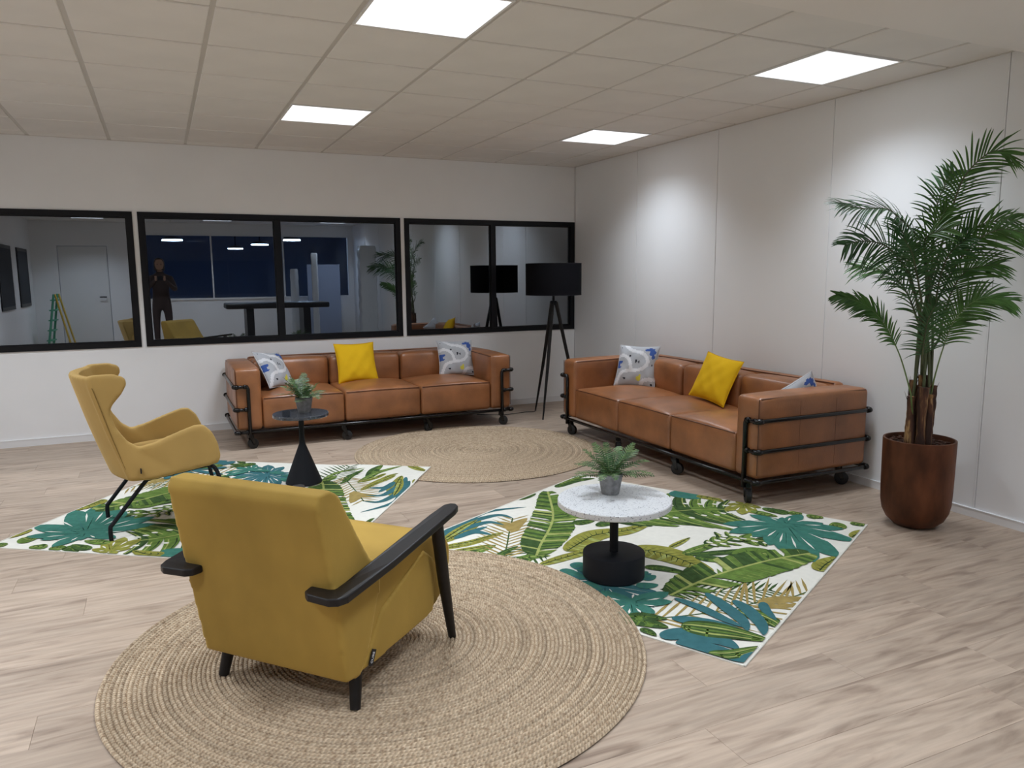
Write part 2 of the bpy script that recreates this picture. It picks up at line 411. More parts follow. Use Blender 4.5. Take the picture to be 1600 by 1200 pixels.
# ceiling: slab, grid bars, tiles
cl = MB(); cl.box(XL-0.1, XR+0.1, YR-0.1, YB+0.15, H+0.03, H+0.09)
ceiling = struct(cl.build('ceiling', MT['beam']), 'suspended ceiling of beige mineral tiles in a grid')
LIGHTS = [(i, j) for i in (-2, 2, 6) for j in (-4, 0, 4, 9)]
tile_cache = {}
def tile_mesh(sx, sy):
    key = (round(sx, 3), round(sy, 3))
    if key not in tile_cache:
        b = MB(); x, y, e = key[0]/2, key[1]/2, 0.004
        v = [(-x,-y,0.02), (x,-y,0.02), (x,y,0.02), (-x,y,0.02), (-x,-y,e), (x,-y,e), (x,y,e), (-x,y,e), (-x+e,-y+e,0), (x-e,-y+e,0), (x-e,y-e,0), (-x+e,y-e,0)]
        f = [(4,8,9,5), (5,9,10,6), (6,10,11,7), (7,11,8,4), (8,11,10,9), (0,4,5,1), (1,5,6,2), (2,6,7,3), (3,7,4,0), (0,1,2,3)]
        b.add(v, f); tile_cache[key] = b.mesh('ceiling_tile', MT['tile'])
    return tile_cache[key]
BW = 0.012
for i in range(-4, 9):
    xa, xb = max(XL, GX+TS*i), min(XR, GX+TS*(i+1))
    if xb - xa < 0.03: continue
    for j in range(-7, 13):
        ya, yb = GY-TY*(j+1), GY-TY*j
        ya, yb = max(YR, ya), min(YB, yb)
        if yb - ya < 0.03: continue
        if ya > BEAM_Y0 and yb < BEAM_Y1: continue
        if (i, j) in LIGHTS: continue
        put('ceiling_tile', tile_mesh(xb-xa-2*BW, yb-ya-2*BW), ceiling, ((xa+xb)/2, (ya+yb)/2, H))
for i in range(-3, 9):
    x = GX+TS*i
    if XL < x < XR:
        b = MB(); b.box(x-BW, x+BW, YR, YB, H+0.006, H+0.03); b.build('grid_bar', MT['bar'], ceiling)
for j in range(-6, 13):
    y = GY-TY*j
    if YR < y < YB:
        b = MB(); b.box(XL, XR, y-BW, y+BW, H+0.0062, H+0.029); b.build('grid_bar', MT['bar'], ceiling)
b = MB()
b.box(XL, XR, YB-0.022, YB, H-0.002, H+0.03); b.box(XR-0.022, XR, YR, YB-0.022, H-0.002, H+0.03)
b.build('edge_trim', MT['bar'], ceiling)
b = MB(); b.box(XL, XR, BEAM_Y0, BEAM_Y1, BEAM_Z, H+0.005)
struct(b.build('trim_1', MT['beam']), 'smooth plastered ceiling beam across the room')

# walls
WZ0, WZ1 = 0.818, 2.006
WIN = [(-2.30, -0.178, -1.30), (-0.138, 2.246, 1.045), (2.287, 4.255, 3.265)]
b = MB()
b.box(XL-0.1, XR, YB, YB+0.12, 0, WZ0); b.box(XL-0.1, XR, YB, YB+0.12, WZ1, H+0.03)
xs = [XL-0.1] + [v for w_ in WIN for v in w_[:2]] + [XR]
for k in range(0, len(xs), 2): b.box(xs[k], xs[k+1], YB, YB+0.12, WZ0, WZ1)
struct(b.build('wall_back', MT['wall']), 'white wall with a row of black framed windows')
PLACE = ['leftmost wide black framed window cut by the picture edge', 'wide black framed window in the middle of the row', 'black framed window in the corner behind the floor lamp']
for k, (xa, xb, xm) in enumerate(WIN):
    fr = 0.05; b = MB(); ya, yb = YB-0.012, YB+0.07
    b.box(xa, xb, ya, yb, WZ0, WZ0+fr); b.box(xa, xb, ya, yb, WZ1-fr, WZ1)
    b.box(xa, xa+fr, ya, yb, WZ0+fr, WZ1-fr); b.box(xb-fr, xb, ya, yb, WZ0+fr, WZ1-fr)
    wo = struct(b.build('window_%d' % (k+1), MT['frame']), PLACE[k])
    b = MB(); b.box(xm-0.028, xm+0.028, ya+0.002, yb, WZ0+fr, WZ1-fr); b.build('mullion', MT['frame'], wo)
    for (p, q) in ((xa+fr, xm-0.028), (xm+0.028, xb-fr)):
        b = MB(); b.add([(p, YB+0.022, WZ0+fr), (q, YB+0.022, WZ0+fr), (q, YB+0.022, WZ1-fr), (p, YB+0.022, WZ1-fr)], [(0,1,2,3)])
        b.build('window_pane', MT['glass'], wo)
        b = MB(); z0, z1, t = WZ0+fr, WZ1-fr, 0.008
        b.box(p, q, YB+0.012, YB+0.022, z0, z0+t); b.box(p, q, YB+0.012, YB+0.022, z1-t, z1)
        b.box(p, p+t, YB+0.012, YB+0.022, z0+t, z1-t); b.box(q-t, q, YB+0.012, YB+0.022, z0+t, z1-t)
        b.build('glazing_bead', MT['frame'], wo)
# unlit passage behind the windows
for nm, bx in (('wall_passage_far', (XL-0.1, XR+0.1, YB+2.2, YB+2.3, -0.1, H+0.1)), ('wall_passage_left', (XL-0.2, XL-0.1, YB+0.15, YB+2.2, -0.1, H+0.1)), ('wall_passage_right', (XR+0.1, XR+0.2, YB+0.15, YB+2.2, -0.1, H+0.1)),
               ('ceiling_passage', (XL-0.1, XR+0.1, YB+0.15, YB+2.2, H, H+0.1)), ('floor_passage', (XL-0.1, XR+0.1, YB+0.15, YB+2.2, -0.1, 0))):
    b = MB(); b.box(*bx); struct(b.build(nm, MT['dark']), 'unlit passage behind the windows')

b = MB(); b.box(XR+0.012, XR+0.12, YR-0.1, YB+0.12, 0, H+0.03)
wr = struct(b.build('wall_right', MT['panel']), 'white wall of smooth joined panels')
seams = [6.36, 5.184, 3.988, 2.80, 1.61, 0.42, -0.77, -1.96]
ed = [YB] + seams + [YR]
for k in range(len(ed)-1):
    g = 0.0065; b = MB(); b.box(XR, XR+0.012, ed[k+1]+g, ed[k]-g, 0, H+0.03); b.build('wall_panel', MT['panel'], wr)
for s_ in seams:
    b = MB(); b.box(XR-0.003, XR+0.010, s_-0.0040, s_+0.0040, 0.05, H+0.02); b.build('joint_strip', MT['strip'], wr)
b = MB(); b.box(XL-0.12, XL, YR-0.1, YB+0.12, 0, H+0.03)
wl = struct(b.build('wall_left', MT['wall']), 'white side wall left of the camera')
for k, (ya, yb) in enumerate(((-2.6, -1.4), (-0.75, 0.5))):
    b = MB(); b.box(XL, XL+0.02, ya, yb, 0.9, 2.0)
    wo = struct(b.build('window_%d' % (k+5), MT['frame']), 'dark framed window in the side wall')
    b = MB(); b.box(XL+0.02, XL+0.024, ya+0.06, yb-0.06, 0.96, 1.94); b.build('window_pane', MT['dark'], wo)
# rear wall behind the camera: door and a long window to a dark hall
DX0, DX1, DZ = -1.88, -0.96, 2.10
RW = (-0.40, 4.18, 0.93, 2.38)
b = MB()
b.box(XL-0.1, DX0, YR-0.12, YR, 0, H+0.03); b.box(DX0, DX1, YR-0.12, YR, DZ, H+0.03); b.box(DX1, RW[0], YR-0.12, YR, 0, H+0.03)
b.box(RW[0], XR+0.1, YR-0.12, YR, 0, RW[2]); b.box(RW[0], XR+0.1, YR-0.12, YR, RW[3], H+0.03); b.box(RW[1], XR+0.1, YR-0.12, YR, RW[2], RW[3])
struct(b.build('wall_rear', MT['wall']), 'white wall behind the camera')
b = MB(); b.box(DX0+0.01, DX1-0.01, YR-0.09, YR-0.02, 0.01, DZ-0.01)
do = struct(b.build('door_1', MT['white']), 'plain white door in the wall behind the camera')
b = MB(); b.tube([(DX1-0.08, YR-0.02, 1.03), (DX1-0.08, YR+0.05, 1.03), (DX1-0.2, YR+0.05, 1.03)], 0.012); b.build('door_handle', MT['blackmetal'], do)
b = MB(); t = 0.04
b.box(RW[0], RW[1], YR-0.1, YR+0.02, RW[2], RW[2]+t); b.box(RW[0], RW[1], YR-0.1, YR+0.01, RW[3]-t, RW[3]); b.box(RW[0], RW[0]+t, YR-0.1, YR+0.01, RW[2]+t, RW[3]-t); b.box(RW[1]-t, RW[1], YR-0.1, YR+0.01, RW[2]+t, RW[3]-t)
for xm in (1.1, 2.65): b.box(xm-0.015, xm+0.015, YR-0.1, YR, RW[2]+t, RW[3]-t)
wo = struct(b.build('window_4', MT['white']), 'long white framed window behind the camera')
b = MB(); b.add([(RW[0]+t, YR-0.05, RW[2]+t), (RW[0]+t, YR-0.05, RW[3]-t), (RW[1]-t, YR-0.05, RW[3]-t), (RW[1]-t, YR-0.05, RW[2]+t)], [(0,1,2,3)]); b.build('window_pane', MT['glass2'], wo)
for nm, bx in (('wall_hall_end', (-6, 9, -20.2, -20, 0, 4.2)), ('wall_hall_left', (-6.2, -6, -20, YR-0.12, 0, 4.2)), ('wall_hall_right', (9, 9.2, -20, YR-0.12, 0, 4.2)), ('ceiling_hall', (-6, 9, -20, YR-0.12, 4.2, 4.4)), ('floor_hall', (-6, 9, -20, YR-0.12, -0.1, 0))):
    b = MB(); b.box(*bx); struct(b.build(nm, MT['hallblue']), 'dark blue hall behind the camera')
MT['halllamp'] = emit('hall_lamp_glow', (0.62, 0.78, 1.0), 60.0)
for (x, y, nm) in ((3.4, -4.4, 'nearest'), (3.45, -7.2, 'second'), (3.0, -10.6, 'third'), (2.6, -14.5, 'farthest'), (0.4, -8.0, 'lone left')):
    t_ = thing('hall_lamp', nm + ' round cool white lamp in the dark hall behind the camera', 'lamp', (x, y, 2.46), 0, 'lamps in the dark hall')
    b = MB(); b.lathe([(0.0, -0.03), (0.26, -0.03), (0.26, 0.0)], 20); b.build('diffuser', MT['halllamp'], t_)
    b = MB(); b.lathe([(0.0, 0.0), (0.28, 0.0), (0.15, 0.08), (0.02, 0.1), (0.02, 1.735)], 20); b.build('housing', MT['dark'], t_)

# baseboards
for nm, bx in (('baseboard_back', (XL, XR-0.012, YB-0.012, YB, 0, 0.06)), ('baseboard_right', (XR-0.012, XR, YR, YB, 0, 0.05)), ('baseboard_left', (XL, XL+0.012, YR, YB-0.012, 0, 0.06))):
    b = MB(); b.box(*bx)
    if nm == 'baseboard_right': b.box(XR-0.014, XR, YR, YB, 0.047, 0.053)
    if nm == 'baseboard_back': b.box(XL, XR-0.012, YB-0.014, YB, 0.057, 0.063)
    struct(b.build(nm, MT['base']), 'low white baseboard')

# LED panels
LN = {(2, 0): 'square white LED ceiling panel cut by the top picture edge', (2, -4): 'square white LED ceiling panel nearest the row of windows on the left',
      (6, 0): 'large square white LED ceiling panel above the potted palm', (6, -4): 'square white LED ceiling panel in front of the room corner'}
for _i, _a in ((-2, 'left'), (2, 'middle'), (6, 'right')):
    for _j, _b in ((-4, 'nearest the window wall'), (0, 'in the second row'), (4, 'in the row above the camera'), (9, 'in the row behind the camera')):
        LN.setdefault((_i, _j), 'square white LED ceiling panel outside the picture, %s column, %s' % (_a, _b))
for (i, j) in LIGHTS:
    cx, cy = GX+TS*(i+0.5), GY-TY*(j+0.5)
    t_ = thing('led_panel', LN.get((i, j), 'square white LED ceiling panel outside the picture'), 'ceiling light', (cx, cy, H), 0, 'square LED ceiling panels')
    a, ya, fr = TS/2-BW, TY/2-BW, 0.012
    b = MB()
    b.box(-a, a, -ya, -ya+fr, -0.002, 0.02); b.box(-a, a, ya-fr, ya, -0.002, 0.02); b.box(-a, -a+fr, -ya+fr, ya-fr, -0.002, 0.02); b.box(a-fr, a, -ya+fr, ya-fr, -0.002, 0.02)
    b.build('frame', MT['lightframe'], t_)
    b = MB(); b.box(-a+fr, a-fr, -ya+fr, ya-fr, 0.001, 0.012); b.build('diffuser', MT['led'], t_)
    ld = bpy.data.lights.new('led_light', 'AREA'); ld.shape = 'SQUARE'; ld.size = 0.55; ld.energy = PANEL_POWER*{-2: 1.2, 2: 1.1, 6: 0.54}[i]; ld.spread = R(PANEL_SPREAD); ld.color = (0.825, 0.905, 1.0)
    lo = put('led_light', ld, t_, (0, 0, -0.004))
# ================================================================== rugs
def jute_rug(name, label, cx, cy, rad, top, seed):
    rn = random.Random(seed)
    t_ = thing(name, label, 'rug', (cx, cy, 0), 0, 'round braided jute rugs')
    pitch = 0.0158; turns = int(rad/pitch); v = []; f = []; uv = []
    ph = [rn.uniform(0, 6.28) for _ in range(4)]
    def wob(a): return 1 + 0.006*sin(2*a+ph[0]) + 0.004*sin(3*a+ph[1]) + 0.003*sin(5*a+ph[2])
    prof = [(0.0, 0.42), (0.2, 0.86), (0.5, 1.0), (0.8, 0.86), (1.0, 0.42)]
    total = turns*2*pi; a = 0.0; rings = []; arc = 0.0
    while a < total:
        r0 = pitch*a/(2*pi); rings.append((a, r0, arc))
        da = min(0.5, max(0.035, 0.045/max(r0, 0.03))); arc += da*max(r0, 0.01); a += da
    np_ = len(prof)
    for (a, r0, arc) in rings:
        k = wob(a)
        for (q, z) in prof:
            r = (r0 + q*pitch)*k; dz = 0.0
            v.append((r*cos(a), r*sin(a), top*z)); uv.append((arc, q + r0/pitch*0.0))
    n = len(rings)
    for i in range(n-1):
        for k in range(np_-1): f.append((i*np_+k, i*np_+k+1, (i+1)*np_+k+1, (i+1)*np_+k))
    me = bpy.data.meshes.new('braid'); me.from_pydata(v, [], f); me.materials.append(MT['jute'])
    ul = me.uv_layers.new(name='braid'); vi = [0]*len(me.loops); me.loops.foreach_get('vertex_index', vi)
    flat = []
    ring_of = [rings[i//np_][0]/(2*pi) for i in range(len(v))]
    for i in vi: flat += [uv[i][0] + 0.0, uv[i][1] + int(ring_of[i])*0]
    ul.data.foreach_set('uv', flat)
    me.polygons.foreach_set('use_smooth', [True]*len(f)); me.update()
    put('braid', me, t_)
    m = MB(); seg = 120; pts = []
    for z in (0.0, top*0.42):
        for k in range(seg):
            a = 2*pi*k/seg; r = (turns-0.5)*pitch*wob(a) + pitch*0.3; pts.append((r*cos(a), r*sin(a), z))
    m.add(pts, [(k, (k+1)%seg, seg+(k+1)%seg, seg+k) for k in range(seg)] + [tuple(range(seg, 2*seg))])
    m.build('backing', mat(name+'_backing', (0.16, 0.11, 0.06), 0.95), t_)
    return t_
jute_rug('jute_rug', 'large round braided jute rug under the black armed armchair', 0.722, 2.778, 1.0, 0.015, 1)
FARJ = (2.286, 5.70, 0.985)
jute_rug('jute_rug', 'round braided jute rug between the two leather sofas', FARJ[0], FARJ[1], FARJ[2], 0.010, 2)

MOTIFS=[
('fea',[(-0.534,-0.402),(-0.408,-0.621),(-0.244,-0.817)],0.2,{'n':14,'col':'dark'}),
('fea',[(-0.408,0.358),(-0.71,0.336),(-0.942,0.339)],0.24,{'n':12,'col':'dark'}),
('lob',[(-0.639,-0.178)],None,{'tips':[(-0.725,-0.468),(-0.579,-0.428),(-0.386,-0.285),(-0.317,-0.135),(-0.269,-0.013),(-0.343,0.046),(-0.524,0.042),(-0.709,-0.027),(-0.873,-0.162),(-0.907,-0.308),(-0.872,-0.47)],'col':'teal'}),
('lan',[(-0.558,0.287),(-0.783,0.326),(-0.883,0.487)],0.03,{'col':'mid'}),
('lan',[(-0.545,0.446),(-0.7,0.447),(-0.856,0.483)],0.04,{'col':'dark'}),
('lan',[(-0.625,0.601),(-0.817,0.572),(-0.988,0.58)],0.06,{'col':'dark'}),
('lan',[(-0.331,0.654),(-0.592,0.698),(-0.77,0.776)],0.045,{'col':'olive'}),
('lan',[(-0.516,0.564),(-0.747,0.61),(-0.984,0.741)],0.045,{'col':'mid'}),
('lan',[(-0.242,0.904),(-0.476,0.845),(-0.704,0.823)],0.07,{'col':'olive'}),
('lan',[(-1.003,0.783),(-0.911,0.879),(-0.846,0.965)],0.05,{'col':'olive'}),
('lan',[(0.909,-0.535),(0.936,-0.486),(0.992,-0.414)],0.06,{'col':'dark'}),
('fea',[(-0.649,0.41),(-0.478,0.518),(-0.311,0.629),(-0.102,0.761)],0.24,{'n':13,'col':'gold'}),
('fea',[(-0.837,-0.498),(-0.703,-0.623),(-0.532,-0.75),(-0.391,-0.818),(-0.292,-0.902),(-0.153,-0.959)],0.3,{'n':17,'col':'gold'}),
('lan',[(-0.414,-0.812),(-0.327,-0.881),(-0.235,-0.982)],0.05,{'col':'gold'}),
('lan',[(-0.473,-0.807),(-0.395,-0.902),(-0.309,-0.983)],0.03,{'col':'gold'}),
('lan',[(-0.221,0.795),(-0.222,0.711),(-0.304,0.62)],0.05,{'col':'gold'}),
('lan',[(-0.304,0.62),(-0.194,0.672),(-0.054,0.693)],0.06,{'col':'gold'}),
('lan',[(-0.673,0.864),(-0.428,0.916),(-0.115,0.963),(0.124,0.821)],0.045,{'col':'teal'}),
('lan',[(-0.598,0.912),(-0.377,0.928),(-0.118,0.875),(-0.102,0.761)],0.045,{'col':'teal'}),
('lan',[(-0.623,0.869),(-0.424,0.868),(-0.249,0.835),(-0.232,0.724)],0.045,{'col':'teal'}),
('lan',[(-0.578,0.807),(-0.437,0.805),(-0.307,0.788)],0.045,{'col':'teal'}),
('lan',[(-0.521,0.805),(-0.423,0.786),(-0.405,0.68)],0.045,{'col':'teal'}),
('lan',[(-0.63,0.842),(-0.437,0.887),(-0.243,0.914)],0.035,{'col':'olive'}),
('lan',[(-0.702,0.777),(-0.558,0.704),(-0.368,0.669)],0.035,{'col':'olive'}),
('lan',[(-0.742,0.692),(-0.639,0.636),(-0.526,0.585)],0.035,{'col':'olive'}),
('lan',[(-0.621,0.944),(-0.556,0.972),(-0.466,1.011)],0.035,{'col':'olive'}),
('lan',[(0.21,0.955),(0.306,0.952),(0.393,0.941)],0.05,{'col':'dark'}),
('lan',[(0.591,0.918),(0.793,0.906),(0.944,0.82)],0.06,{'col':'dark'}),
('lan',[(0.663,0.937),(0.846,0.927),(1.05,0.901)],0.03,{'col':'mid'}),
('lan',[(-0.657,0.454),(-0.564,0.461),(-0.46,0.457)],0.03,{'col':'dark'}),
('lan',[(-0.667,0.339),(-0.557,0.315),(-0.478,0.238)],0.05,{'col':'mid'}),
('ban',[(-0.52,0.297),(-0.373,0.372),(-0.098,0.494),(0.125,0.627),(0.478,0.904)],0.139,{'col':'mid'}),
('lan',[(0.194,0.577),(0.174,0.465),(0.175,0.35)],0.09,{'col':'mid'}),
('lan',[(0.018,0.416),(0.073,0.384),(0.148,0.344)],0.06,{'col':'dark'}),
('lan',[(-0.62,0.21),(-0.477,0.171),(-0.323,0.124),(-0.199,0.129)],0.055,{'col':'olive','veins':1}),
('lan',[(-0.38,0.204),(-0.233,0.213),(-0.066,0.208),(0.094,0.103),(0.308,0.054)],0.11,{'col':'olive','veins':1}),
('lan',[(0.056,0.28),(0.167,0.251),(0.246,0.184)],0.06,{'col':'dark'}),
('lan',[(-0.591,0.092),(-0.628,0.008),(-0.632,-0.072)],0.06,{'col':'tealg'}),
('lan',[(-0.488,0.089),(-0.518,0.037),(-0.559,-0.028)],0.06,{'col':'tealg'}),
('lan',[(-0.672,-0.073),(-0.7,-0.144),(-0.687,-0.188)],0.06,{'col':'tealg'}),
('lan',[(-0.479,-0.279),(-0.446,-0.297),(-0.403,-0.315)],0.05,{'col':'tealg'}),
('lan',[(-0.558,-0.291),(-0.535,-0.336),(-0.493,-0.373)],0.05,{'col':'tealg'}),
('lan',[(-0.409,-0.235),(-0.416,-0.254),(-0.424,-0.272)],0.05,{'col':'tealg'}),
('lan',[(-0.159,-0.054),(-0.124,-0.139),(-0.12,-0.253),(-0.156,-0.374),(-0.192,-0.52)],0.142,{'col':'olive','veins':1}),
('lan',[(-0.337,-0.222),(-0.304,-0.301),(-0.289,-0.448)],0.05,{'col':'dark'}),
('lan',[(-0.022,-0.207),(0.066,-0.217),(0.189,-0.23)],0.03,{'col':'olive'}),
('lan',[(-0.07,-0.304),(0.077,-0.346),(0.252,-0.398)],0.05,{'col':'mid'}),
('lan',[(-0.076,-0.315),(0.051,-0.437),(0.17,-0.549),(0.228,-0.63)],0.045,{'col':'dark'}),
('lan',[(0.054,-0.53),(0.167,-0.581),(0.178,-0.669),(0.145,-0.761)],0.1,{'col':'mid','veins':1}),
('lan',[(-0.074,-0.37),(-0.037,-0.472),(0.008,-0.637)],0.06,{'col':'dark'}),
('mon',[(0.188,0.246),(0.376,0.171),(0.509,0.082),(0.687,-0.069),(0.781,-0.2)],0.406,{'col':'mid'}),
('mon',[(0.128,-0.341),(0.225,-0.4),(0.329,-0.426),(0.363,-0.592)],0.11,{'col':'mid'}),
('lan',[(0.939,0.235),(0.927,0.136),(0.89,0.018)],0.12,{'col':'tealg'}),
('lan',[(0.94,0.06),(0.958,-0.023),(0.921,-0.136)],0.06,{'col':'olive'}),
('lob',[(0.945,-0.25)],None,{'tips':[(0.75,-0.207),(0.887,-0.168),(0.979,-0.19),(0.977,-0.295),(0.934,-0.365),(0.799,-0.376),(0.74,-0.316)],'col':'olive'}),
('lan',[(0.94,-0.373),(0.918,-0.443),(0.887,-0.523)],0.05,{'col':'dark'}),
('lan',[(0.84,-0.334),(0.83,-0.419),(0.82,-0.501)],0.05,{'col':'mid'}),
('lan',[(0.96,-0.527),(0.951,-0.564),(0.945,-0.605)],0.06,{'col':'mid'}),
('lan',[(0.92,-0.642),(0.946,-0.677),(0.947,-0.727)],0.06,{'col':'mid'}),
('lan',[(0.857,-0.783),(0.854,-0.824),(0.83,-0.877)],0.08,{'col':'mid'}),
('lan',[(0.952,-0.872),(0.954,-0.919),(0.966,-0.979)],0.05,{'col':'mid'}),
('lan',[(0.696,-0.939),(0.795,-0.955),(0.871,-0.976)],0.05,{'col':'olive'}),
('lan',[(0.102,-0.929),(0.22,-0.932),(0.362,-0.96)],0.08,{'col':'olive'}),
('lob',[(0.713,-0.581)],None,{'tips':[(0.503,-0.286),(0.379,-0.373),(0.385,-0.504),(0.312,-0.617),(0.247,-0.729),(0.206,-0.88),(0.337,-0.959),(0.637,-0.975),(0.812,-0.873),(0.851,-0.752),(0.943,-0.601),(0.821,-0.526),(0.765,-0.352)],'col':'tealg'}),
('ban',[(-0.574,-0.471),(-0.412,-0.502),(-0.228,-0.549),(0.017,-0.649),(0.173,-0.73),(0.318,-0.827)],0.153,{'col':'mid'}),
('lob',[(-0.749,-0.365)],None,{'tips':[(-0.713,-0.194),(-0.546,-0.45),(-0.628,-0.508),(-0.784,-0.5),(-0.88,-0.454),(-0.887,-0.4),(-0.804,-0.288)],'col':'tealg'}),
('lan',[(-0.913,-0.408),(-0.881,-0.473),(-0.87,-0.603)],0.07,{'col':'dark'}),
('lan',[(-0.874,-0.419),(-0.834,-0.474),(-0.8,-0.564)],0.05,{'col':'dark'}),
('lan',[(-0.944,-0.512),(-0.946,-0.549),(-0.963,-0.594)],0.03,{'col':'dark'}),
('lan',[(-0.779,-0.572),(-0.748,-0.679),(-0.727,-0.77),(-0.724,-0.876)],0.07,{'col':'teal'}),
('lan',[(-0.964,-0.612),(-0.887,-0.67),(-0.848,-0.801),(-0.878,-0.899)],0.09,{'col':'teal'}),
('lan',[(-0.966,-0.677),(-0.944,-0.763),(-0.942,-0.891),(-0.955,-0.959)],0.08,{'col':'teal'}),
('lan',[(-0.819,-0.633),(-0.792,-0.721),(-0.762,-0.823),(-0.738,-0.972)],0.1,{'col':'dark','veins':0,'stripes':1}),
('lan',[(-0.541,-0.768),(-0.548,-0.847),(-0.571,-0.923),(-0.609,-0.974)],0.07,{'col':'dark','stripes':1}),
('lan',[(-0.592,-0.498),(-0.614,-0.622),(-0.662,-0.755),(-0.69,-0.841)],0.045,{'col':'teal'}),
('lan',[(-0.457,-0.587),(-0.546,-0.716),(-0.631,-0.819),(-0.712,-0.871)],0.055,{'col':'teal'}),
('lan',[(-0.46,-0.717),(-0.517,-0.801),(-0.621,-0.895),(-0.709,-0.936)],0.055,{'col':'teal'}),
('lan',[(-0.404,-0.83),(-0.473,-0.862),(-0.549,-0.933)],0.04,{'col':'teal'}),
('lan',[(-0.978,-0.815),(-0.932,-0.888),(-0.794,-0.97)],0.05,{'col':'dark','stripes':1}),
('lan',[(-0.957,-0.939),(-0.907,-0.957),(-0.851,-0.963)],0.05,{'col':'teal'}),
]


RUG_A, RUG_B = 1.96, 1.92
def clip(poly):
    for ax, s, lim in ((0, 1, RUG_A/2-0.004), (0, -1, RUG_A/2-0.004), (1, 1, RUG_B/2-0.012), (1, -1, RUG_B/2-0.012)):
        out = []
        for i in range(len(poly)):
            a, b = poly[i-1], poly[i]; da, db = lim - s*a[ax], lim - s*b[ax]
            if da >= 0 and db >= 0: out.append(b)
            elif da >= 0 > db or db >= 0 > da:
                t = da/(da-db); pt = (a[0]+(b[0]-a[0])*t, a[1]+(b[1]-a[1])*t)
                out.append(pt)
                if db >= 0: out.append(b)
        poly = out
        if len(poly) < 3: return []
    return poly
def leafw(t): return min(1.0, 1.95*(max(t, 0)**0.62)*(max(1-t, 0)**0.88))
def motif_polys(kind, ax, wd, k, rn):
    """flat printed leaf: list of (polygon, colour key)"""
    out = []; col = k['col']
    if kind == 'lob':
        c = Vector((ax[0][0], ax[0][1])); tips = [Vector(t) for t in k['tips']]
        for i, t in enumerate(tips):
            d = t - c; l = d.length; n = Vector((-d.y, d.x)).normalized(); hw = min(0.11, 0.19*l + 0.02)
            L = []; Rr = []
            for q in range(9):
                s = q/8; wv = hw*min(1.0, 1.5*((s+0.05)**0.5)*(max(0, 1-s)**0.62))
                L.append(c + d*s + n*wv); Rr.append(c + d*s - n*wv)
            for q in range(8): out.append(([tuple(L[q]), tuple(L[q+1]), tuple(Rr[q+1]), tuple(Rr[q])], col, i))
            out.append(([tuple(c+d*0.12-n*0.002), tuple(c+d*0.86), tuple(c+d*0.12+n*0.002)], {'tealg': 'teal', 'teal': 'cream'}.get(col, 'mid'), i+1))
        for i in range(len(tips)):
            a = tips[i]; b = tips[(i+1) % len(tips)]; md = c + ((a+b)/2-c)*0.62
            d = md - c; n = Vector((-d.y, d.x)).normalized()
            out.append(([tuple(c+d*0.62), tuple(md-n*0.006), tuple(md+d*0.2), tuple(md+n*0.006)], 'cream', len(tips)+1))
        return out
    P = [Vector((p.x, p.y)) for p in spline([(a[0], a[1], 0) for a in ax], 10)]
    n = len(P); T = []
    for i in range(n):
        d = P[min(i+1, n-1)] - P[max(0, i-1)]; T.append(d.normalized())
    N = [Vector((-t.y, t.x)) for t in T]
    ln = sum((P[i+1]-P[i]).length for i in range(n-1))
    def at(s):
        x = s*(n-1); i = min(int(x), n-2); fr = x-i
        return P[i].lerp(P[i+1], fr), T[i], N[i]
    if kind == 'lan':
        alt = {'teal': 'tealg', 'tealg': 'teal', 'mid': 'dark', 'dark': 'mid', 'olive': 'lite', 'gold': 'gold'}[col]
        wd *= 0.84 if col == 'teal' else 1.0; pr = [wd*leafw(i/(n-1)) for i in range(n)]
        for i in range(n-1):
            out.append(([tuple(P[i]), tuple(P[i+1]), tuple(P[i+1]+N[i+1]*pr[i+1]), tuple(P[i]+N[i]*pr[i])], col))
            out.append(([tuple(P[i]-N[i]*pr[i]), tuple(P[i+1]-N[i+1]*pr[i+1]), tuple(P[i+1]), tuple(P[i])], col if col in ('teal', 'gold') else (alt if rn.random() < 0.25 else col)))
        if k.get('stripes'):
            for o_, cc in ((-0.55, 'lite'), (-0.15, 'mid'), (0.3, 'lite'), (0.62, 'mid')):
                for i in range(1, n-2):
                    a, b = pr[i], pr[i+1]; h = 0.10
                    out.append(([tuple(P[i]+N[i]*a*(o_-h)), tuple(P[i+1]+N[i+1]*b*(o_-h)), tuple(P[i+1]+N[i+1]*b*(o_+h)), tuple(P[i]+N[i]*a*(o_+h))], cc))
        elif col in ('mid', 'dark', 'olive'):
            cc = {'mid': 'lite', 'dark': 'mid', 'olive': 'deep'}[col]
            for i in range(1, n-2):
                h = 0.0035
                out.append(([tuple(P[i]-N[i]*h), tuple(P[i+1]-N[i+1]*h), tuple(P[i+1]+N[i+1]*h), tuple(P[i]+N[i]*h)], cc))
            m = max(4, int(ln/0.035))
            for q in range(1, m):
                s = q/m; p0, t, nn = at(s); ww = wd*leafw(s)
                for sg in (-1, 1):
                    e = p0 + (nn*sg*0.9 + t*0.55)*ww*0.85; d = (e-p0)
                    if d.length < 0.01: continue
                    pn = Vector((-d.y, d.x)).normalized()*0.0032
                    out.append(([tuple(p0-pn), tuple(e), tuple(p0+pn)], 'deep' if col != 'dark' or rn.random() < 0.4 else 'mid'))
        return out
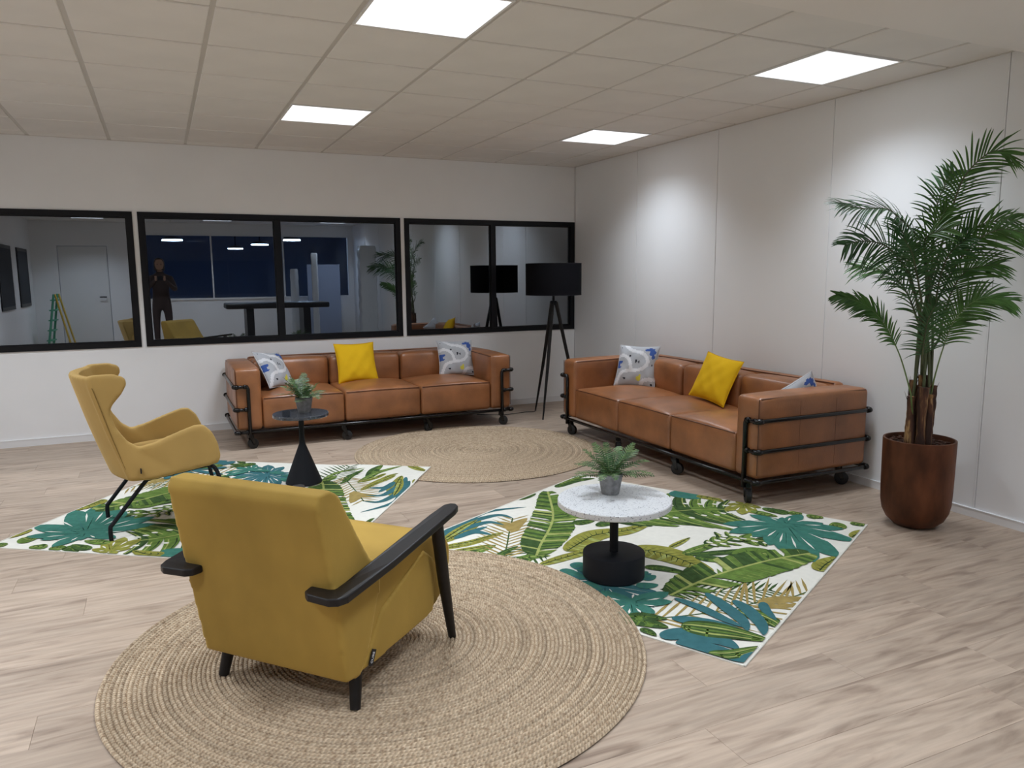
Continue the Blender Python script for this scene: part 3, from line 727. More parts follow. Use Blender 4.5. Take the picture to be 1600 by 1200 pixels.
    if kind in ('ban', 'mon'):
        m = max(10, int(ln/0.026)) if kind == 'ban' else max(7, int(ln/0.075))
        for sg in (-1, 1):
            for q in range(m):
                s0, s1 = q/m, (q+1)/m
                p0, t, nn = at(s0); p1, t1, n1 = at(s1)
                if kind == 'ban':
                    w0 = wd*min(1, (sin(pi*(0.05+0.93*s0))**0.55))*rn.uniform(0.93, 1.03); w1 = wd*min(1, (sin(pi*(0.05+0.93*s1))**0.55))*rn.uniform(0.93, 1.03)
                    sk = 0.35
                    if rn.random() < 0.11:
                        out.append(([tuple(p0), tuple(p1), tuple(p1+(n1*sg+t1*sk)*w1*0.35)], col)); continue
                    e0, e1 = p0+(nn*sg+t*sk)*w0, p1+(n1*sg+t1*sk)*w1
                    out.append(([tuple(p0), tuple(p1), tuple(e1), tuple(e0)], ['mid', 'dark', 'mid', 'lite'][rn.choice((0, 1, 0, 1, 2, 3))] if q % 2 else ('dark' if sg > 0 else 'mid')))
                    out.append(([tuple(p0.lerp(e0, 0.12)), tuple(p0.lerp(e0, 0.95)+t*0.006), tuple(p0.lerp(e0, 0.7)+t*0.007)], rn.choice(('deep', 'deep', 'lite'))))
                else:
                    w0 = wd*(sin(pi*(0.12+0.85*s0))**0.6)*rn.uniform(0.8, 1.1); a = []
                    b = []
                    for r_ in range(7):
                        u = r_/6; curve = t*(0.05*u + 0.35*u*u)*w0*1.2
                        cpt = p0.lerp(p1, 0.5) + nn*sg*w0*u + curve; hw = 0.5*(p1-p0).length*(1.05 - 0.75*u**3)
                        a.append(cpt + t*hw); b.append(cpt - t*hw)
                    for r_ in range(6): out.append(([tuple(a[r_]), tuple(a[r_+1]), tuple(b[r_+1]), tuple(b[r_])], 'mid' if q % 3 else 'dark', q % 2))
                    for o_, cc in ((0.35, 'deep'), (-0.3, 'lite')):
                        for r_ in range(1, 5):
                            x0 = a[r_].lerp(b[r_], 0.5+o_*0.8); x1 = a[r_+1].lerp(b[r_+1], 0.5+o_*0.8); out.append(([tuple(x0-t*0.004), tuple(x1-t*0.004), tuple(x1+t*0.004), tuple(x0+t*0.004)], cc, 3))
                    hc = a[2].lerp(b[2], 0.1); hd = 0.012
                    out.append(([tuple(hc + Vector((cos(z*pi/4)*hd, sin(z*pi/4)*hd*1.7))) for z in range(8)], 'cream', 4))
        for i in range(n-1):
            h = 0.007 if kind == 'ban' else 0.004
            out.append(([tuple(P[i]-N[i]*h), tuple(P[i+1]-N[i+1]*h), tuple(P[i+1]+N[i+1]*h), tuple(P[i]+N[i]*h)], 'lite', 4))
        return out
    if kind == 'fea':
        m = k['n']
        for q in range(m):
            s = (q+0.3)/m; p0, t, nn = at(s); ll = wd*(0.55+0.6*sin(pi*min(1, s+0.12)))
            for sg in (-1, 1):
                d = (nn*sg*0.75 + t*0.75).normalized()*ll; pn = Vector((-d.y, d.x)).normalized()*0.0075
                out.append(([tuple(p0-pn*0.6), tuple(p0+d*0.5-pn), tuple(p0+d), tuple(p0+d*0.5+pn), tuple(p0+pn*0.6)], col))
        for i in range(n-1):
            h = 0.004; out.append(([tuple(P[i]-N[i]*h), tuple(P[i+1]-N[i+1]*h), tuple(P[i+1]+N[i+1]*h), tuple(P[i]+N[i]*h)], 'dark'))
    return out
RK = list(RUGC)
def leaf_rug(label, cx, cy, rot, lift):
    t_ = thing('leaf_print_rug', label, 'rug', (cx, cy, 0), rot, 'square leaf print rugs')
    cr, sr = cos(rot), sin(rot)
    def z_at(x, y): return lift(cx + cr*x - sr*y, cy + sr*x + cr*y)
    nx = 40; m = MB(); v = []; th = 0.005
    for z in (0, th):
        for j in range(nx+1):
            for i in range(nx+1):
                x, y = RUG_A*(i/nx-0.5), RUG_B*(j/nx-0.5); v.append((x, y, z_at(x, y)+z))
    o = (nx+1)**2; f = []
    for j in range(nx):
        for i in range(nx):
            a = j*(nx+1)+i; f.append((o+a, o+a+1, o+a+nx+2, o+a+nx+1))
    for i in range(nx):
        a, b_ = i, i+1; f.append((a, b_, o+b_, o+a)); a, b_ = nx*(nx+1)+i, nx*(nx+1)+i+1; f.append((b_, a, o+a, o+b_))
        a, b_ = i*(nx+1), (i+1)*(nx+1); f.append((b_, a, o+a, o+b_)); a, b_ = i*(nx+1)+nx, (i+1)*(nx+1)+nx; f.append((a, b_, o+b_, o+a))
    m.add(v, f); m.build('weave', MT['rugbase'], t_, smooth=False)
    for sgn in (-1, 1):
        y = sgn*(RUG_B/2-0.004)
        m = MB(); m.tube([(RUG_A*(i/20-0.5), y, z_at(RUG_A*(i/20-0.5), y)+0.004) for i in range(21)], 0.0045, 6); m.build('hem', MT['rugbase'], t_)
    rn = random.Random(5); z = th + 0.0004
    for (kind, ax, wd, k) in MOTIFS:
        polys = motif_polys(kind, ax, wd, k, rn); mb = {}; keys = []
        m = MB(); top = 0
        for rec in polys:
            poly, cc = rec[0], rec[1]; poly = clip(poly)
            if len(poly) < 3: continue
            lay = rec[2] if len(rec) > 2 else (0 if (cc == k['col'] or kind == 'ban' and len(rec[0]) == 4) else 2); top = max(top, lay)
            area = sum(poly[i-1][0]*poly[i][1]-poly[i][0]*poly[i-1][1] for i in range(len(poly)))
            if area < 0: poly = poly[::-1]
            if cc not in keys: keys.append(cc)
            m.add([(p[0], p[1], z + lay*0.000015 + z_at(p[0], p[1])) for p in poly], [tuple(range(len(poly)))], keys.index(cc))
        if m.f: m.build('leaf_print', [RUGC[c] for c in keys], t_)
        z += 0.00003 + top*0.000016
    return t_
def lift_a(x, y):
    d = sqrt((x-FARJ[0])**2 + (y-FARJ[1])**2); s = max(0, min(1, (FARJ[2]+0.13-d)/0.12)); return 0.0108*s*s*(3-2*s)
TH_B = R(28.5); cB = (cos(TH_B)*3.58 - sin(TH_B)*1.85, sin(TH_B)*3.58 + cos(TH_B)*1.85)
TH_A = R(-34.2); eA = (-2.4855, 4.3855)
cA = (cos(TH_A)*eA[0] - sin(TH_A)*eA[1], sin(TH_A)*eA[0] + cos(TH_A)*eA[1])
leaf_rug('square tropical leaf print rug under the white terrazzo table', cB[0], cB[1], TH_B, lambda x, y: 0.0)
leaf_rug('square tropical leaf print rug under the wingback chair', cA[0], cA[1], TH_A - pi/2, lift_a)

# ================================================================== sofas
def make_sofa(label, loc, rz):
    s = thing('leather_sofa', label, 'sofa', loc, rz, 'tan leather sofas with black pipe frames')
    L, D, z0, z1, z2, o = 2.3045, 0.958, 0.148, 0.341, 0.532, 0.110
    xo = L/2 + o - 0.012                # outer face of the arms
    aw = xo - 1.045                     # arm width
    Z0 = 0.162
    def crown(q):
        k = max(0, (1-(q.x/0.35)**2))*max(0, (1-((q.y+0.02)/0.40)**2))
        z = q.z + (0.045*k if q.z > 0 else 0)
        y = q.y - (0.010*(1-(q.x/0.35)**2)*(1-(q.z/0.14)**2) if q.y < -0.25 else 0)
        return (q.x, y, z)
    for k in (-1, 0, 1):
        m = MB(); m.rbox(0.693, 0.70, 0.265, 0.03, (10, 10, 4), crown, (k*0.697, 0.365, Z0+0.1325))
        c = m.build('seat_cushion', MT['leather'], s, smooth=True)
        p = MB(); y = 0.0185; zt = Z0+0.265-0.006
        pts = [(k*0.697 + 0.693*(i/16-0.5)*0.965, y - 0.006*(1-(2*i/16-1)**2), zt + 0.004*(1-(2*i/16-1)**2)) for i in range(17)]
        p.tube(pts, 0.0035, 6); p.build('piping', MT['piping'], c)
    def puff(q):
        k = max(0, 1-(q.x/0.35)**2)*max(0, 1-(q.z/0.155)**2); return (q.x, q.y - (0.03*k if q.y < 0 else 0), q.z + (0.012*(1-(q.x/0.35)**2) if q.z > 0.1 else 0))
    for k in (-1, 0, 1):
        m = MB(); m.rbox(0.690, 0.21, 0.29, 0.045, (10, 4, 8), puff, (k*0.697, 0.745, 0.535)); m.build('back_cushion', MT['leather'], s, smooth=True)
    m = MB(); m.rbox(2*1.05+0.02, 0.10, 0.532, 0.03, (10, 3, 6), None, (0, D-0.05-0.018, Z0+0.266)); b = m.build('back_panel', MT['leather'], s, smooth=True)
    p = MB(); p.tube([(-1.05, D-0.112, 0.688), (1.05, D-0.112, 0.688)], 0.0035, 6); p.build('piping', MT['piping'], b)
    for sg in (-1, 1):
        def bulge(q, sg=sg):
            k = max(0, 1-(q.y/0.47)**2)
            return (q.x + (0.006*k*sg if q.x*sg > 0 else 0), q.y, q.z + (0.008*k if q.z > 0.2 else 0))
        m = MB(); cx = sg*(xo - aw/2); m.rbox(aw, D-0.02, 0.515, 0.032, (4, 10, 8), bulge, (cx, D/2, Z0+0.2575)); a = m.build('armrest', MT['leather'], s, smooth=True)
        zt = Z0+0.515-0.012
        for e in (-1, 1):
            xx = cx + e*(aw/2-0.007)
            p = MB(); p.tube([(xx, 0.035, zt), (xx, D*0.5, zt+0.008), (xx, D-0.04, zt)], 0.0048, 6); p.build('piping', MT['piping'], a)
        xx = cx + sg*(aw/2-0.004)
        p = MB(); p.tube([(xx, 0.016, Z0+0.03), (xx, 0.016, zt)], 0.003, 6); p.build('piping', MT['piping'], a)
        for yy in (D*0.36, D*0.68):
            p = MB(); xs = cx + sg*(aw/2+0.0052); p.tube([(xs-sg*0.001, yy, Z0+0.04), (xs, yy, zt-0.03)], 0.0016, 5); p.build('seam', MT['piping'], a)
    r = 0.0135
    m = MB(); m.tube([(-L/2-o, -0.002, z0), (L/2+o, -0.002, z0)], r, 10); m.build('front_rail', MT['pipe'], s, smooth=True)
    m = MB(); m.tube([(-L/2-o, D, z0), (L/2+o, D, z0)], r, 10); m.build('rear_rail', MT['pipe'], s, smooth=True)
    for sg in (-1, 1):
        X = sg*(L/2); XO = sg*(L/2+o)
        m = MB(); m.tube([(X, -0.002, 0.10), (X, -0.002, z2-0.02), (X+sg*0.006, -0.002, z2-0.006), (X+sg*0.02, -0.002, z2)], 0.0155, 12); m.build('front_post', MT['pipe'], s, smooth=True)
        for z in (z0, z1, z2):
            m = MB()
            m.tube([(X, -0.002, z), (XO-sg*0.02, -0.002, z), (XO-sg*0.006, 0.004, z), (XO, 0.02, z), (XO, D-0.02, z), (XO-sg*0.01, D-0.004, z), (XO-sg*0.03, D, z), (X-sg*0.05, D, z)], r, 10)
            rl = m.build('side_rail', MT['pipe'], s, smooth=True)
            for fp in ([(XO-sg*0.034, -0.002, z), (XO-sg*0.012, -0.001, z), (XO-sg*0.001, 0.010, z), (XO, 0.032, z)],
                       [(XO, D-0.032, z), (XO-sg*0.001, D-0.010, z), (XO-sg*0.012, D, z), (XO-sg*0.034, D, z)], [(X+sg*0.014, -0.002, z), (X+sg*0.034, -0.002, z)]):
                f = MB(); f.tube(fp, 0.0185, 12); f.build('pipe_fitting', MT['pipe'], rl, smooth=True)
    for (x, y, tw) in [(-L/2, 0.03, 0.4), (-0.36, 0.03, -0.3), (0.40, 0.03, 0.5), (L/2, 0.03, -0.5), (-L/2+0.05, D-0.09, 0.2), (L/2-0.05, D-0.09, 0.9), (-0.36, D-0.09, 0.1), (0.40, D-0.09, -0.2)]:
        m = MB(); c, si = cos(tw), sin(tw)
        m.lathe([(0.0, 0.112), (0.019, 0.112), (0.019, 0.142), (0.0, 0.142)], 12, (x, y, 0))
        def P(a, b, z): return (x + c*a - si*b, y + si*a + c*b, z)
        for e in (-1, 1):
            q = [P(-0.018, e*0.022, 0.11), P(0.018, e*0.022, 0.11), P(0.034, e*0.026, 0.042), P(0.012, e*0.026, 0.042)]
            q2 = [P(-0.018, e*0.018, 0.11), P(0.018, e*0.018, 0.11), P(0.034, e*0.018, 0.036), P(0.012, e*0.018, 0.036)]
            m.add(q+q2, [(0,1,2,3), (7,6,5,4), (0,4,5,1), (1,5,6,2), (2,6,7,3), (3,7,4,0)])
        m.tube([P(-0.022, 0, 0.108), P(0.022, 0, 0.108)], 0.018, 10)
        ca = m.build('caster', MT['pipe'], s)
        wv = MB(); wc = 0.022
        ring = []
        for bb, rr in ((-0.018, 0.036), (-0.014, 0.044), (0.014, 0.044), (0.018, 0.036)):
            for k in range(18):
                a = 2*pi*k/18; ring.append(P(wc + rr*cos(a), bb, 0.044 + rr*sin(a)))
        wv.add(ring, [(i*18+k, i*18+(k+1)%18, (i+1)*18+(k+1)%18, (i+1)*18+k) for i in range(3) for k in range(18)] + [tuple(range(17, -1, -1)), tuple(54+k for k in range(18))])
        wv.build('wheel', MT['rubber'], ca, smooth=True, angle=0.6)
    return s
make_sofa('tan leather three seat sofa on casters below the windows', (1.7615, 6.582, 0), 0.006)
make_sofa('tan leather three seat sofa on casters along the right wall', (3.2605, 4.7736, 0), -pi/2 - 0.002)

# ================================================================== cushions
def pillow_mesh(size, thick, pattern, seed):
    rn = random.Random(seed); n = 44; v = []; f = []; mi = []
    def P(u, v_, side):
        x, y = u, v_
        e = max(0.0, (1-abs(u)**2.6))*max(0.0, (1-abs(v_)**2.6))
        h = thick/2*(e**0.55)
        px = x*(1-0.075*(1-y*y)); py = y*(1-0.075*(1-x*x))
        wr = 0.004*sin(9*u+seed)*sin(7*v_+2*seed)*e**0.3
        return (px*size/2, py*size/2, side*h + wr)
    for side in (1, -1):
        for j in range(n+1):
            for i in range(n+1): v.append(P(2*i/n-1, 2*j/n-1, side))
    o = (n+1)**2
    for side in (0, 1):
        for j in range(n):
            for i in range(n):
                a = side*o + j*(n+1)+i; q = (a, a+1, a+n+2, a+n+1)
                f.append(q if side == 0 else q[::-1]); mi.append(pattern((i+0.5)/n, (j+0.5)/n) if (pattern and side == 0) else 0)
    bm = bmesh.new(); vs = [bm.verts.new(x) for x in v]
    for q, m_ in zip(f, mi):
        fc = bm.faces.new([vs[i] for i in q]); fc.material_index = m_; fc.smooth = True
    bmesh.ops.remove_doubles(bm, verts=bm.verts, dist=1e-5)
    me = bpy.data.meshes.new('cover'); bm.to_mesh(me); bm.free(); return me
def seg_d(px, py, pts):
    best = 9
    for (ax, ay), (bx, by) in zip(pts[:-1], pts[1:]):
        dx, dy = bx-ax, by-ay; t = max(0, min(1, ((px-ax)*dx+(py-ay)*dy)/(dx*dx+dy*dy))); best = min(best, sqrt((px-ax-t*dx)**2+(py-ay-t*dy)**2))
    return best
ROADS = [[(p.x, p.y) for p in spline([(q[0], q[1], 0) for q in pl], 6)] for pl in (
    [(0.18, 1.0), (0.35, 0.88), (0.62, 0.82), (0.80, 0.66), (0.78, 0.48), (0.62, 0.38), (0.40, 0.36), (0.15, 0.28), (0.05, 0.0)],
    [(0.0, 0.70), (0.18, 0.72), (0.34, 0.62), (0.42, 0.37)],
    [(0.66, 0.0), (0.76, 0.14), (1.0, 0.20)])]
def road_map(u, v):
    for cx, cy, rx, ry, c in ((0.06, 0.56, 0.11, 0.035, 3), (0.05, 0.50, 0.05, 0.06, 3), (0.06, 0.44, 0.08, 0.03, 3), (0.80, 0.90, 0.11, 0.045, 3), (0.88, 0.82, 0.07, 0.075, 3), (0.92, 0.72, 0.03, 0.05, 3),
                              (0.52, 0.60, 0.022, 0.05, 4), (0.60, 0.58, 0.022, 0.045, 4), (0.34, 0.73, 0.02, 0.03, 4), (0.27, 0.16, 0.05, 0.014, 4), (0.92, 0.52, 0.015, 0.03, 4), (0.93, 0.07, 0.02, 0.035, 4), (0.08, 0.92, 0.02, 0.02, 4),
                              (0.62, 0.17, 0.06, 0.06, 2), (0.66, 0.23, 0.03, 0.05, 2)):
        if ((u-cx)/rx)**2 + ((v-cy)/ry)**2 < 1: return c
    d = min(seg_d(u, v, r_) for r_ in ROADS)
    return 1 if d < 0.042 else 0
def cushion(label, center, edge, upv, size, thick, kind, seed, group=None):
    x = Vector(edge).normalized(); y = Vector(upv); y = (y - x*y.dot(x)).normalized(); z = x.cross(y)
    t_ = thing('throw_cushion', label, 'cushion', (0, 0, 0), 0, group)
    m4 = Matrix((x, y, z)).transposed().to_4x4(); m4.translation = Vector(center); t_.matrix_world = m4
    me = pillow_mesh(size, thick, road_map if kind == 'map' else None, seed)
    for k in (['cgrey', 'cwhite', 'cyel', 'cblue', 'cdark'] if kind == 'map' else ['yellow']): me.materials.append(MT[k])
    put('cover', me, t_)
    # stitched edge
    m = MB(); pts = []
    N = 14
    for e in range(4):
        for i in range(N):
            s = 2*i/N-1; q = [(s, -1), (1, s), (-s, 1), (-1, -s)][e]
            pts.append((q[0]*(1-0.075*(1-q[1]**2))*size/2*1.004, q[1]*(1-0.075*(1-q[0]**2))*size/2*1.004, 0.0))
    pts.append(pts[0]); m.tube(pts, 0.0028, 5, caps=False); m.build('edge_seam', MT['yellow'] if kind != 'map' else MT['cwhite'], t_)
    return t_
G1, G2 = 'grey road map print cushions', 'plain mustard yellow cushions'
cushion('yellow square cushion in the middle of the sofa below the windows', (1.645, 7.125, 0.622), (0.99, 0.06, 0.0), (-0.03, 0.36, 0.93), 0.385, 0.12, 'y', 1, G2)
cushion('grey cushion with road map print at the right end of the sofa below the windows', (2.645, 7.115, 0.612), (1, -0.12, 0.0), (0.02, 0.36, 0.93), 0.365, 0.12, 'map', 2, G1)
cushion('grey cushion with road map print leaning on the left arm below the windows', (0.885, 7.04, 0.605), (0.70, 0.70, -0.12), (-0.52, 0.20, 0.82), 0.37, 0.12, 'map', 3, G1)
cushion('grey cushion with road map print in the far corner of the right wall sofa', (3.805, 5.635, 0.618), (0.55, -0.83, 0.0), (0.32, 0.16, 0.93), 0.385, 0.12, 'map', 4, G1)
cushion('yellow cushion standing tilted in the middle of the right wall sofa', (3.825, 4.60, 0.632), (0.10, -0.97, -0.13), (0.42, -0.14, 0.88), 0.37, 0.12, 'y', 5, G2)
cushion('grey cushion with road map print half hidden behind the near sofa arm', (3.89, 3.81, 0.590), (0.72, -0.34, 0.50), (-0.48, -0.12, 0.80), 0.29, 0.13, 'map', 6, G1)
# ================================================================== armchair with black wooden arms
def make_armchair():
    f = Vector((0.746, 0.667)); rz = math.atan2(f.y, f.x) - pi/2      # local +y = forward
    t_ = thing('armchair', 'low mustard velvet armchair with black wooden arms seen from behind', 'armchair', (0.309, 2.562, 0.014), rz)
    def slab(prof, hw, dens=14):
        m = MB()
        m.extrude_poly(prof, lambda a, z: (-hw(a, z), a, z), lambda a, z: (hw(a, z), a, z)); return m
    back = [(-0.060, 0.118), (-0.115, 0.42), (-0.178, 0.742), (-0.160, 0.772), (-0.105, 0.776), (-0.065, 0.750), (0.02, 0.60), (0.125, 0.43), (0.135, 0.37), (0.075, 0.20), (0.02, 0.112)]
    bk = slab(back[::-1], lambda a, z: 0.300 + 0.012*sin(pi*min(1, max(0, (z-0.11)/0.65))))
    remeshed(bk, 'backrest', MT['velvet'], 0.0115, 4, t_)
    seat = [(0.0, 0.128), (0.50, 0.132), (0.575, 0.175), (0.635, 0.28), (0.64, 0.35), (0.60, 0.415), (0.50, 0.445), (0.30, 0.435), (0.05, 0.40)]
    st = slab(seat[::-1], lambda a, z: 0.298 + (0.008 if 0.2 < z < 0.41 else 0))
    remeshed(st, 'seat', MT['velvet'], 0.0115, 5, t_)
    # the upholstery fold on each side of the seat
    for sg in (-1, 1):
        m = MB(); poly = [(0.015, 0.124), (0.30, 0.128), (0.50, 0.134), (0.525, 0.33), (0.43, 0.402), (0.14, 0.29), (0.06, 0.19)]
        m.extrude_poly(poly if sg > 0 else poly[::-1], lambda a, z, sg=sg: (sg*0.285, a, z), lambda a, z, sg=sg: (sg*(0.309 if 0.05 < a < 0.5 else 0.305), a, z))
        remeshed(m, 'side_panel', MT['velvet'], 0.009, 4, t_)
    for sg in (-1, 1):
        m = MB()
        plan = [(0.395, 0.52), (0.390, 0.552), (0.370, 0.572), (0.348, 0.570), (0.330, 0.545), (0.322, 0.45), (0.314, 0.15), (0.308, -0.07), (0.300, -0.105), (0.235, -0.110), (0.222, -0.125), (0.228, -0.160), (0.250, -0.178), (0.335, -0.186), (0.362, -0.172), (0.376, -0.140), (0.388, 0.10)]
        def zt(t): return 0.452 + 0.085*max(0, min(1, (t+0.10)/0.65))
        plan2 = [(sg*a, b_) for a, b_ in plan]
        if sg > 0: plan2 = plan2[::-1]
        m.extrude_poly(plan2[::-1] if True else plan2, lambda a, b_: (a, b_, zt(b_)-0.013), lambda a, b_: (a, b_, zt(b_)+0.013))
        o = m.build('armrest', MT['blackwood'], t_)
        bv = o.modifiers.new('b', 'BEVEL'); bv.width = 0.006; bv.segments = 3; bv.limit_method = 'ANGLE'
        m = MB(); m.tube([(sg*0.356, 0.440, 0.515), (sg*0.350, 0.500, 0.25), (sg*0.338, 0.578, 0.0)], [0.025, 0.023, 0.016], 16); m.build('leg', MT['blackwood'], t_, smooth=True, angle=0.8)
        m = MB(); m.tube([(sg*0.268, 0.03, 0.135), (sg*0.284, -0.002, 0.0)], [0.024, 0.018], 16); m.build('leg', MT['blackwood'], t_, smooth=True, angle=0.8)
    # woven tag on the side seam
    m = MB(); u = Vector((0, 0.47, 0.88)).normalized()
    c = Vector((0.3135, 0.062, 0.156)); v2 = Vector((0, 0.88, -0.47)).normalized(); a, h = 0.0125, 0.027
    q = [c - v2*a - u*h, c + v2*a - u*h, c + v2*a + u*h, c - v2*a + u*h]
    m.add([p + Vector((0.0, 0, 0)) for p in q] + [p + Vector((0.0022, 0, 0)) for p in q], [(0,3,2,1), (4,5,6,7), (0,1,5,4), (1,2,6,5), (2,3,7,6), (3,0,4,7)])
    tg = m.build('fabric_tag', MT['tagblack'], t_); tg['label'] = 'small black woven tag with white letters'
    fc = bpy.data.curves.new('lettering', 'FONT'); fc.body = 'CUBE'; fc.size = 0.0155; fc.align_x = 'CENTER'; fc.align_y = 'CENTER'; fc.extrude = 0.0003
    tmp = bpy.data.objects.new('lettering', fc); C.objects.link(tmp)
    dg = bpy.context.evaluated_depsgraph_get(); me = bpy.data.meshes.new_from_object(tmp.evaluated_get(dg)); bpy.data.objects.remove(tmp); bpy.data.curves.remove(fc)
    me.name = 'lettering'; me.materials.clear(); me.materials.append(MT['tagwhite'])
    lo = put('lettering', me, tg)
    X = u; Z = Vector((1, 0, 0)); Yv = Z.cross(X)
    mm = Matrix((X, Yv, Z)).transposed().to_4x4(); mm.translation = c + Vector((0.0027, 0, 0)); lo.matrix_local = mm
    return t_
make_armchair()

# ================================================================== wingback chair
def make_wing():
    t_ = thing('wingback_chair', 'ochre velvet wingback chair on black tube legs', 'chair', (-0.09, 4.815, 0.006), R(5.0))
    # local +x forward, outlines in (x, z), halves at y = +-0.34
    P = [(-0.160, 0.345), (-0.250, 0.620), (-0.315, 0.860), (-0.318, 0.915), (-0.290, 0.925), (-0.190, 0.925), (-0.140, 0.905), (-0.130, 0.870), (-0.160, 0.815), (-0.210, 0.755), (-0.222, 0.705),
         (-0.200, 0.640), (-0.150, 0.560), (-0.100, 0.522), (-0.02, 0.540), (0.10, 0.585), (0.19, 0.615), (0.235, 0.612), (0.275, 0.570), (0.305, 0.500), (0.315, 0.425), (0.300, 0.385), (0.10, 0.358), (-0.04, 0.340)]
    shell = MB()
    def ysid(x, z): return 0.318 - 0.035*max(0, min(1, (-x-0.02)/0.26)) + 0.012*max(0, min(1, (z-0.6)/0.3))
    for sg in (-1, 1):
        pl = [(a, b_) for a, b_ in P]
        def inner(a, z, sg=sg): return (a, sg*(ysid(a, z)-0.020), z)
        def outer(a, z, sg=sg): return (a, sg*(ysid(a, z)+0.026), z)
        shell.extrude_poly(pl[::-1] if sg > 0 else pl, outer if sg > 0 else inner, inner if sg > 0 else outer)
    # curved back, swept between the side edges
    prof = [(-0.150, 0.335), (-0.235, 0.60), (-0.305, 0.86), (-0.318, 0.915)]
    nz, ny = 10, 12; v = []
    pr = spline([(a, 0, b_) for a, b_ in prof], 6)
    n = len(pr)
    for lay in (0, 1):
        for p in pr:
            for j in range(ny+1):
                s = 2*j/ny-1; yy = s*(ysid(p.x, p.z)+0.015); bulge = 0.085*(1-s*s)
                v.append((p.x - bulge + (0.052 if lay else 0.0), yy, p.z))
    o = n*(ny+1); f = []
    for i in range(n-1):
        for j in range(ny):
            a = i*(ny+1)+j; f.append((a, a+ny+1, a+ny+2, a+1)); f.append((o+a, o+a+1, o+a+ny+2, o+a+ny+1))
    for i in range(n-1):
        a = i*(ny+1); b_ = a+ny+1; f.append((a, o+a, o+b_, b_)); a += ny; b_ += ny; f.append((a, b_, o+b_, o+a))
    for j in range(ny):
        f.append((j, j+1, o+j+1, o+j)); a = (n-1)*(ny+1)+j; f.append((a, o+a, o+a+1, a+1))
    shell.add(v, f)
    m = shell
    # base under the seat
    base = [(-0.16, 0.335), (-0.05, 0.325), (0.10, 0.345), (0.29, 0.375), (0.30, 0.41), (-0.15, 0.39)]
    m.extrude_poly(base, lambda a, z: (a, 0.30, z), lambda a, z: (a, -0.30, z))
    remeshed(m, 'shell', MT['velvet2'], 0.0115, 6, t_)
    s = MB(); s.rbox(0.42, 0.55, 0.10, 0.035, (8, 8, 3), lambda q: (q.x, q.y, q.z + (0.02*(1-(q.x/0.21)**2)*(1-(q.y/0.28)**2) if q.z > 0 else 0) + 0.06*q.x), (0.085, 0, 0.395)); s.build('seat_cushion', MT['velvet2'], t_, smooth=True)
    for sg in (-1, 1):
        sm = MB(); pts = spline([(-0.155, sg*0.321, 0.362), (-0.225, sg*0.3215, 0.60), (-0.278, sg*0.326, 0.80), (-0.295, sg*0.328, 0.86)], 6)
        sm.tube(pts, 0.0024, 5); sm.build('seam', MT['seam'], t_)
    tb = MB(); tb.box(-0.10, -0.093, -0.353, -0.336, 0.382, 0.408); tb.build('fabric_tag', MT['tagblack'], t_)
    for sg in (-1, 1):
        y = sg*0.235
        pts = spline([(-0.262, y, 0.0), (-0.262, y, 0.072), (-0.240, y, 0.105), (-0.085, y, 0.295), (-0.050, y, 0.322), (0.0, y, 0.328), (0.24, y, 0.358), (0.275, y, 0.352), (0.298, y, 0.325), (0.325, y, 0.23), (0.365, y, 0.0)], 5)
        l = MB(); l.tube(pts, 0.0115, 10); l.build('leg_frame', MT['blackmetal'], t_, smooth=True)
    for xx, zz in ((-0.03, 0.326), (0.22, 0.352)):
        l = MB(); l.tube([(xx, -0.235, zz), (xx, 0.235, zz)], 0.010, 8); l.build('cross_bar', MT['blackmetal'], t_, smooth=True)
make_wing()

# ================================================================== tables
def make_tables():
    cx, cy = 1.885, 2.962
    t_ = thing('coffee_table', 'round white speckled terrazzo coffee table on a black drum base', 'table', (cx, cy, 0.0085))
    m = MB(); m.lathe([(0, 0.0), (0.142, 0.0), (0.147, 0.004), (0.147, 0.112), (0.145, 0.116), (0.140, 0.118), (0.0, 0.118)], 56); m.build('drum_base', MT['blackmetal'], t_, smooth=True, angle=0.6)
    m = MB(); m.lathe([(0.0, 0.115), (0.0205, 0.115), (0.0205, 0.345), (0.0, 0.345)], 24); m.build('column', MT['blackmetal'], t_, smooth=True, angle=0.6)
    m = MB(); m.lathe([(0.0, 0.338), (0.09, 0.338), (0.09, 0.345), (0.0, 0.345)], 32); m.build('mounting_plate', MT['blackmetal'], t_, smooth=True, angle=0.6)
    m = MB(); m.lathe([(0.0, 0.345), (0.264, 0.345), (0.268, 0.349), (0.268, 0.371), (0.265, 0.375), (0.0, 0.375)], 72); m.build('table_top', MT['terrazzo'], t_, smooth=True, angle=0.5)
    cx, cy = 0.828, 5.31
    t_ = thing('side_table', 'small round dark terrazzo side table on a black cone base', 'table', (cx, cy, 0.0085))
    m = MB(); m.lathe([(0, 0.0), (0.122, 0.0), (0.124, 0.004), (0.122, 0.012), (0.022, 0.275), (0.019, 0.29), (0.019, 0.30), (0.0, 0.30)], 48); m.build('cone_base', MT['blackmetal'], t_, smooth=True, angle=0.6)
    m = MB(); m.lathe([(0.0, 0.29), (0.0185, 0.29), (0.0185, 0.472), (0.0, 0.472)], 24); m.build('column', MT['blackmetal'], t_, smooth=True, angle=0.6)
    m = MB(); m.lathe([(0.0, 0.470), (0.186, 0.470), (0.189, 0.473), (0.189, 0.489), (0.186, 0.492), (0.0, 0.492)], 64); m.build('table_top', MT['terrazzo_dark'], t_, smooth=True, angle=0.5)
make_tables()

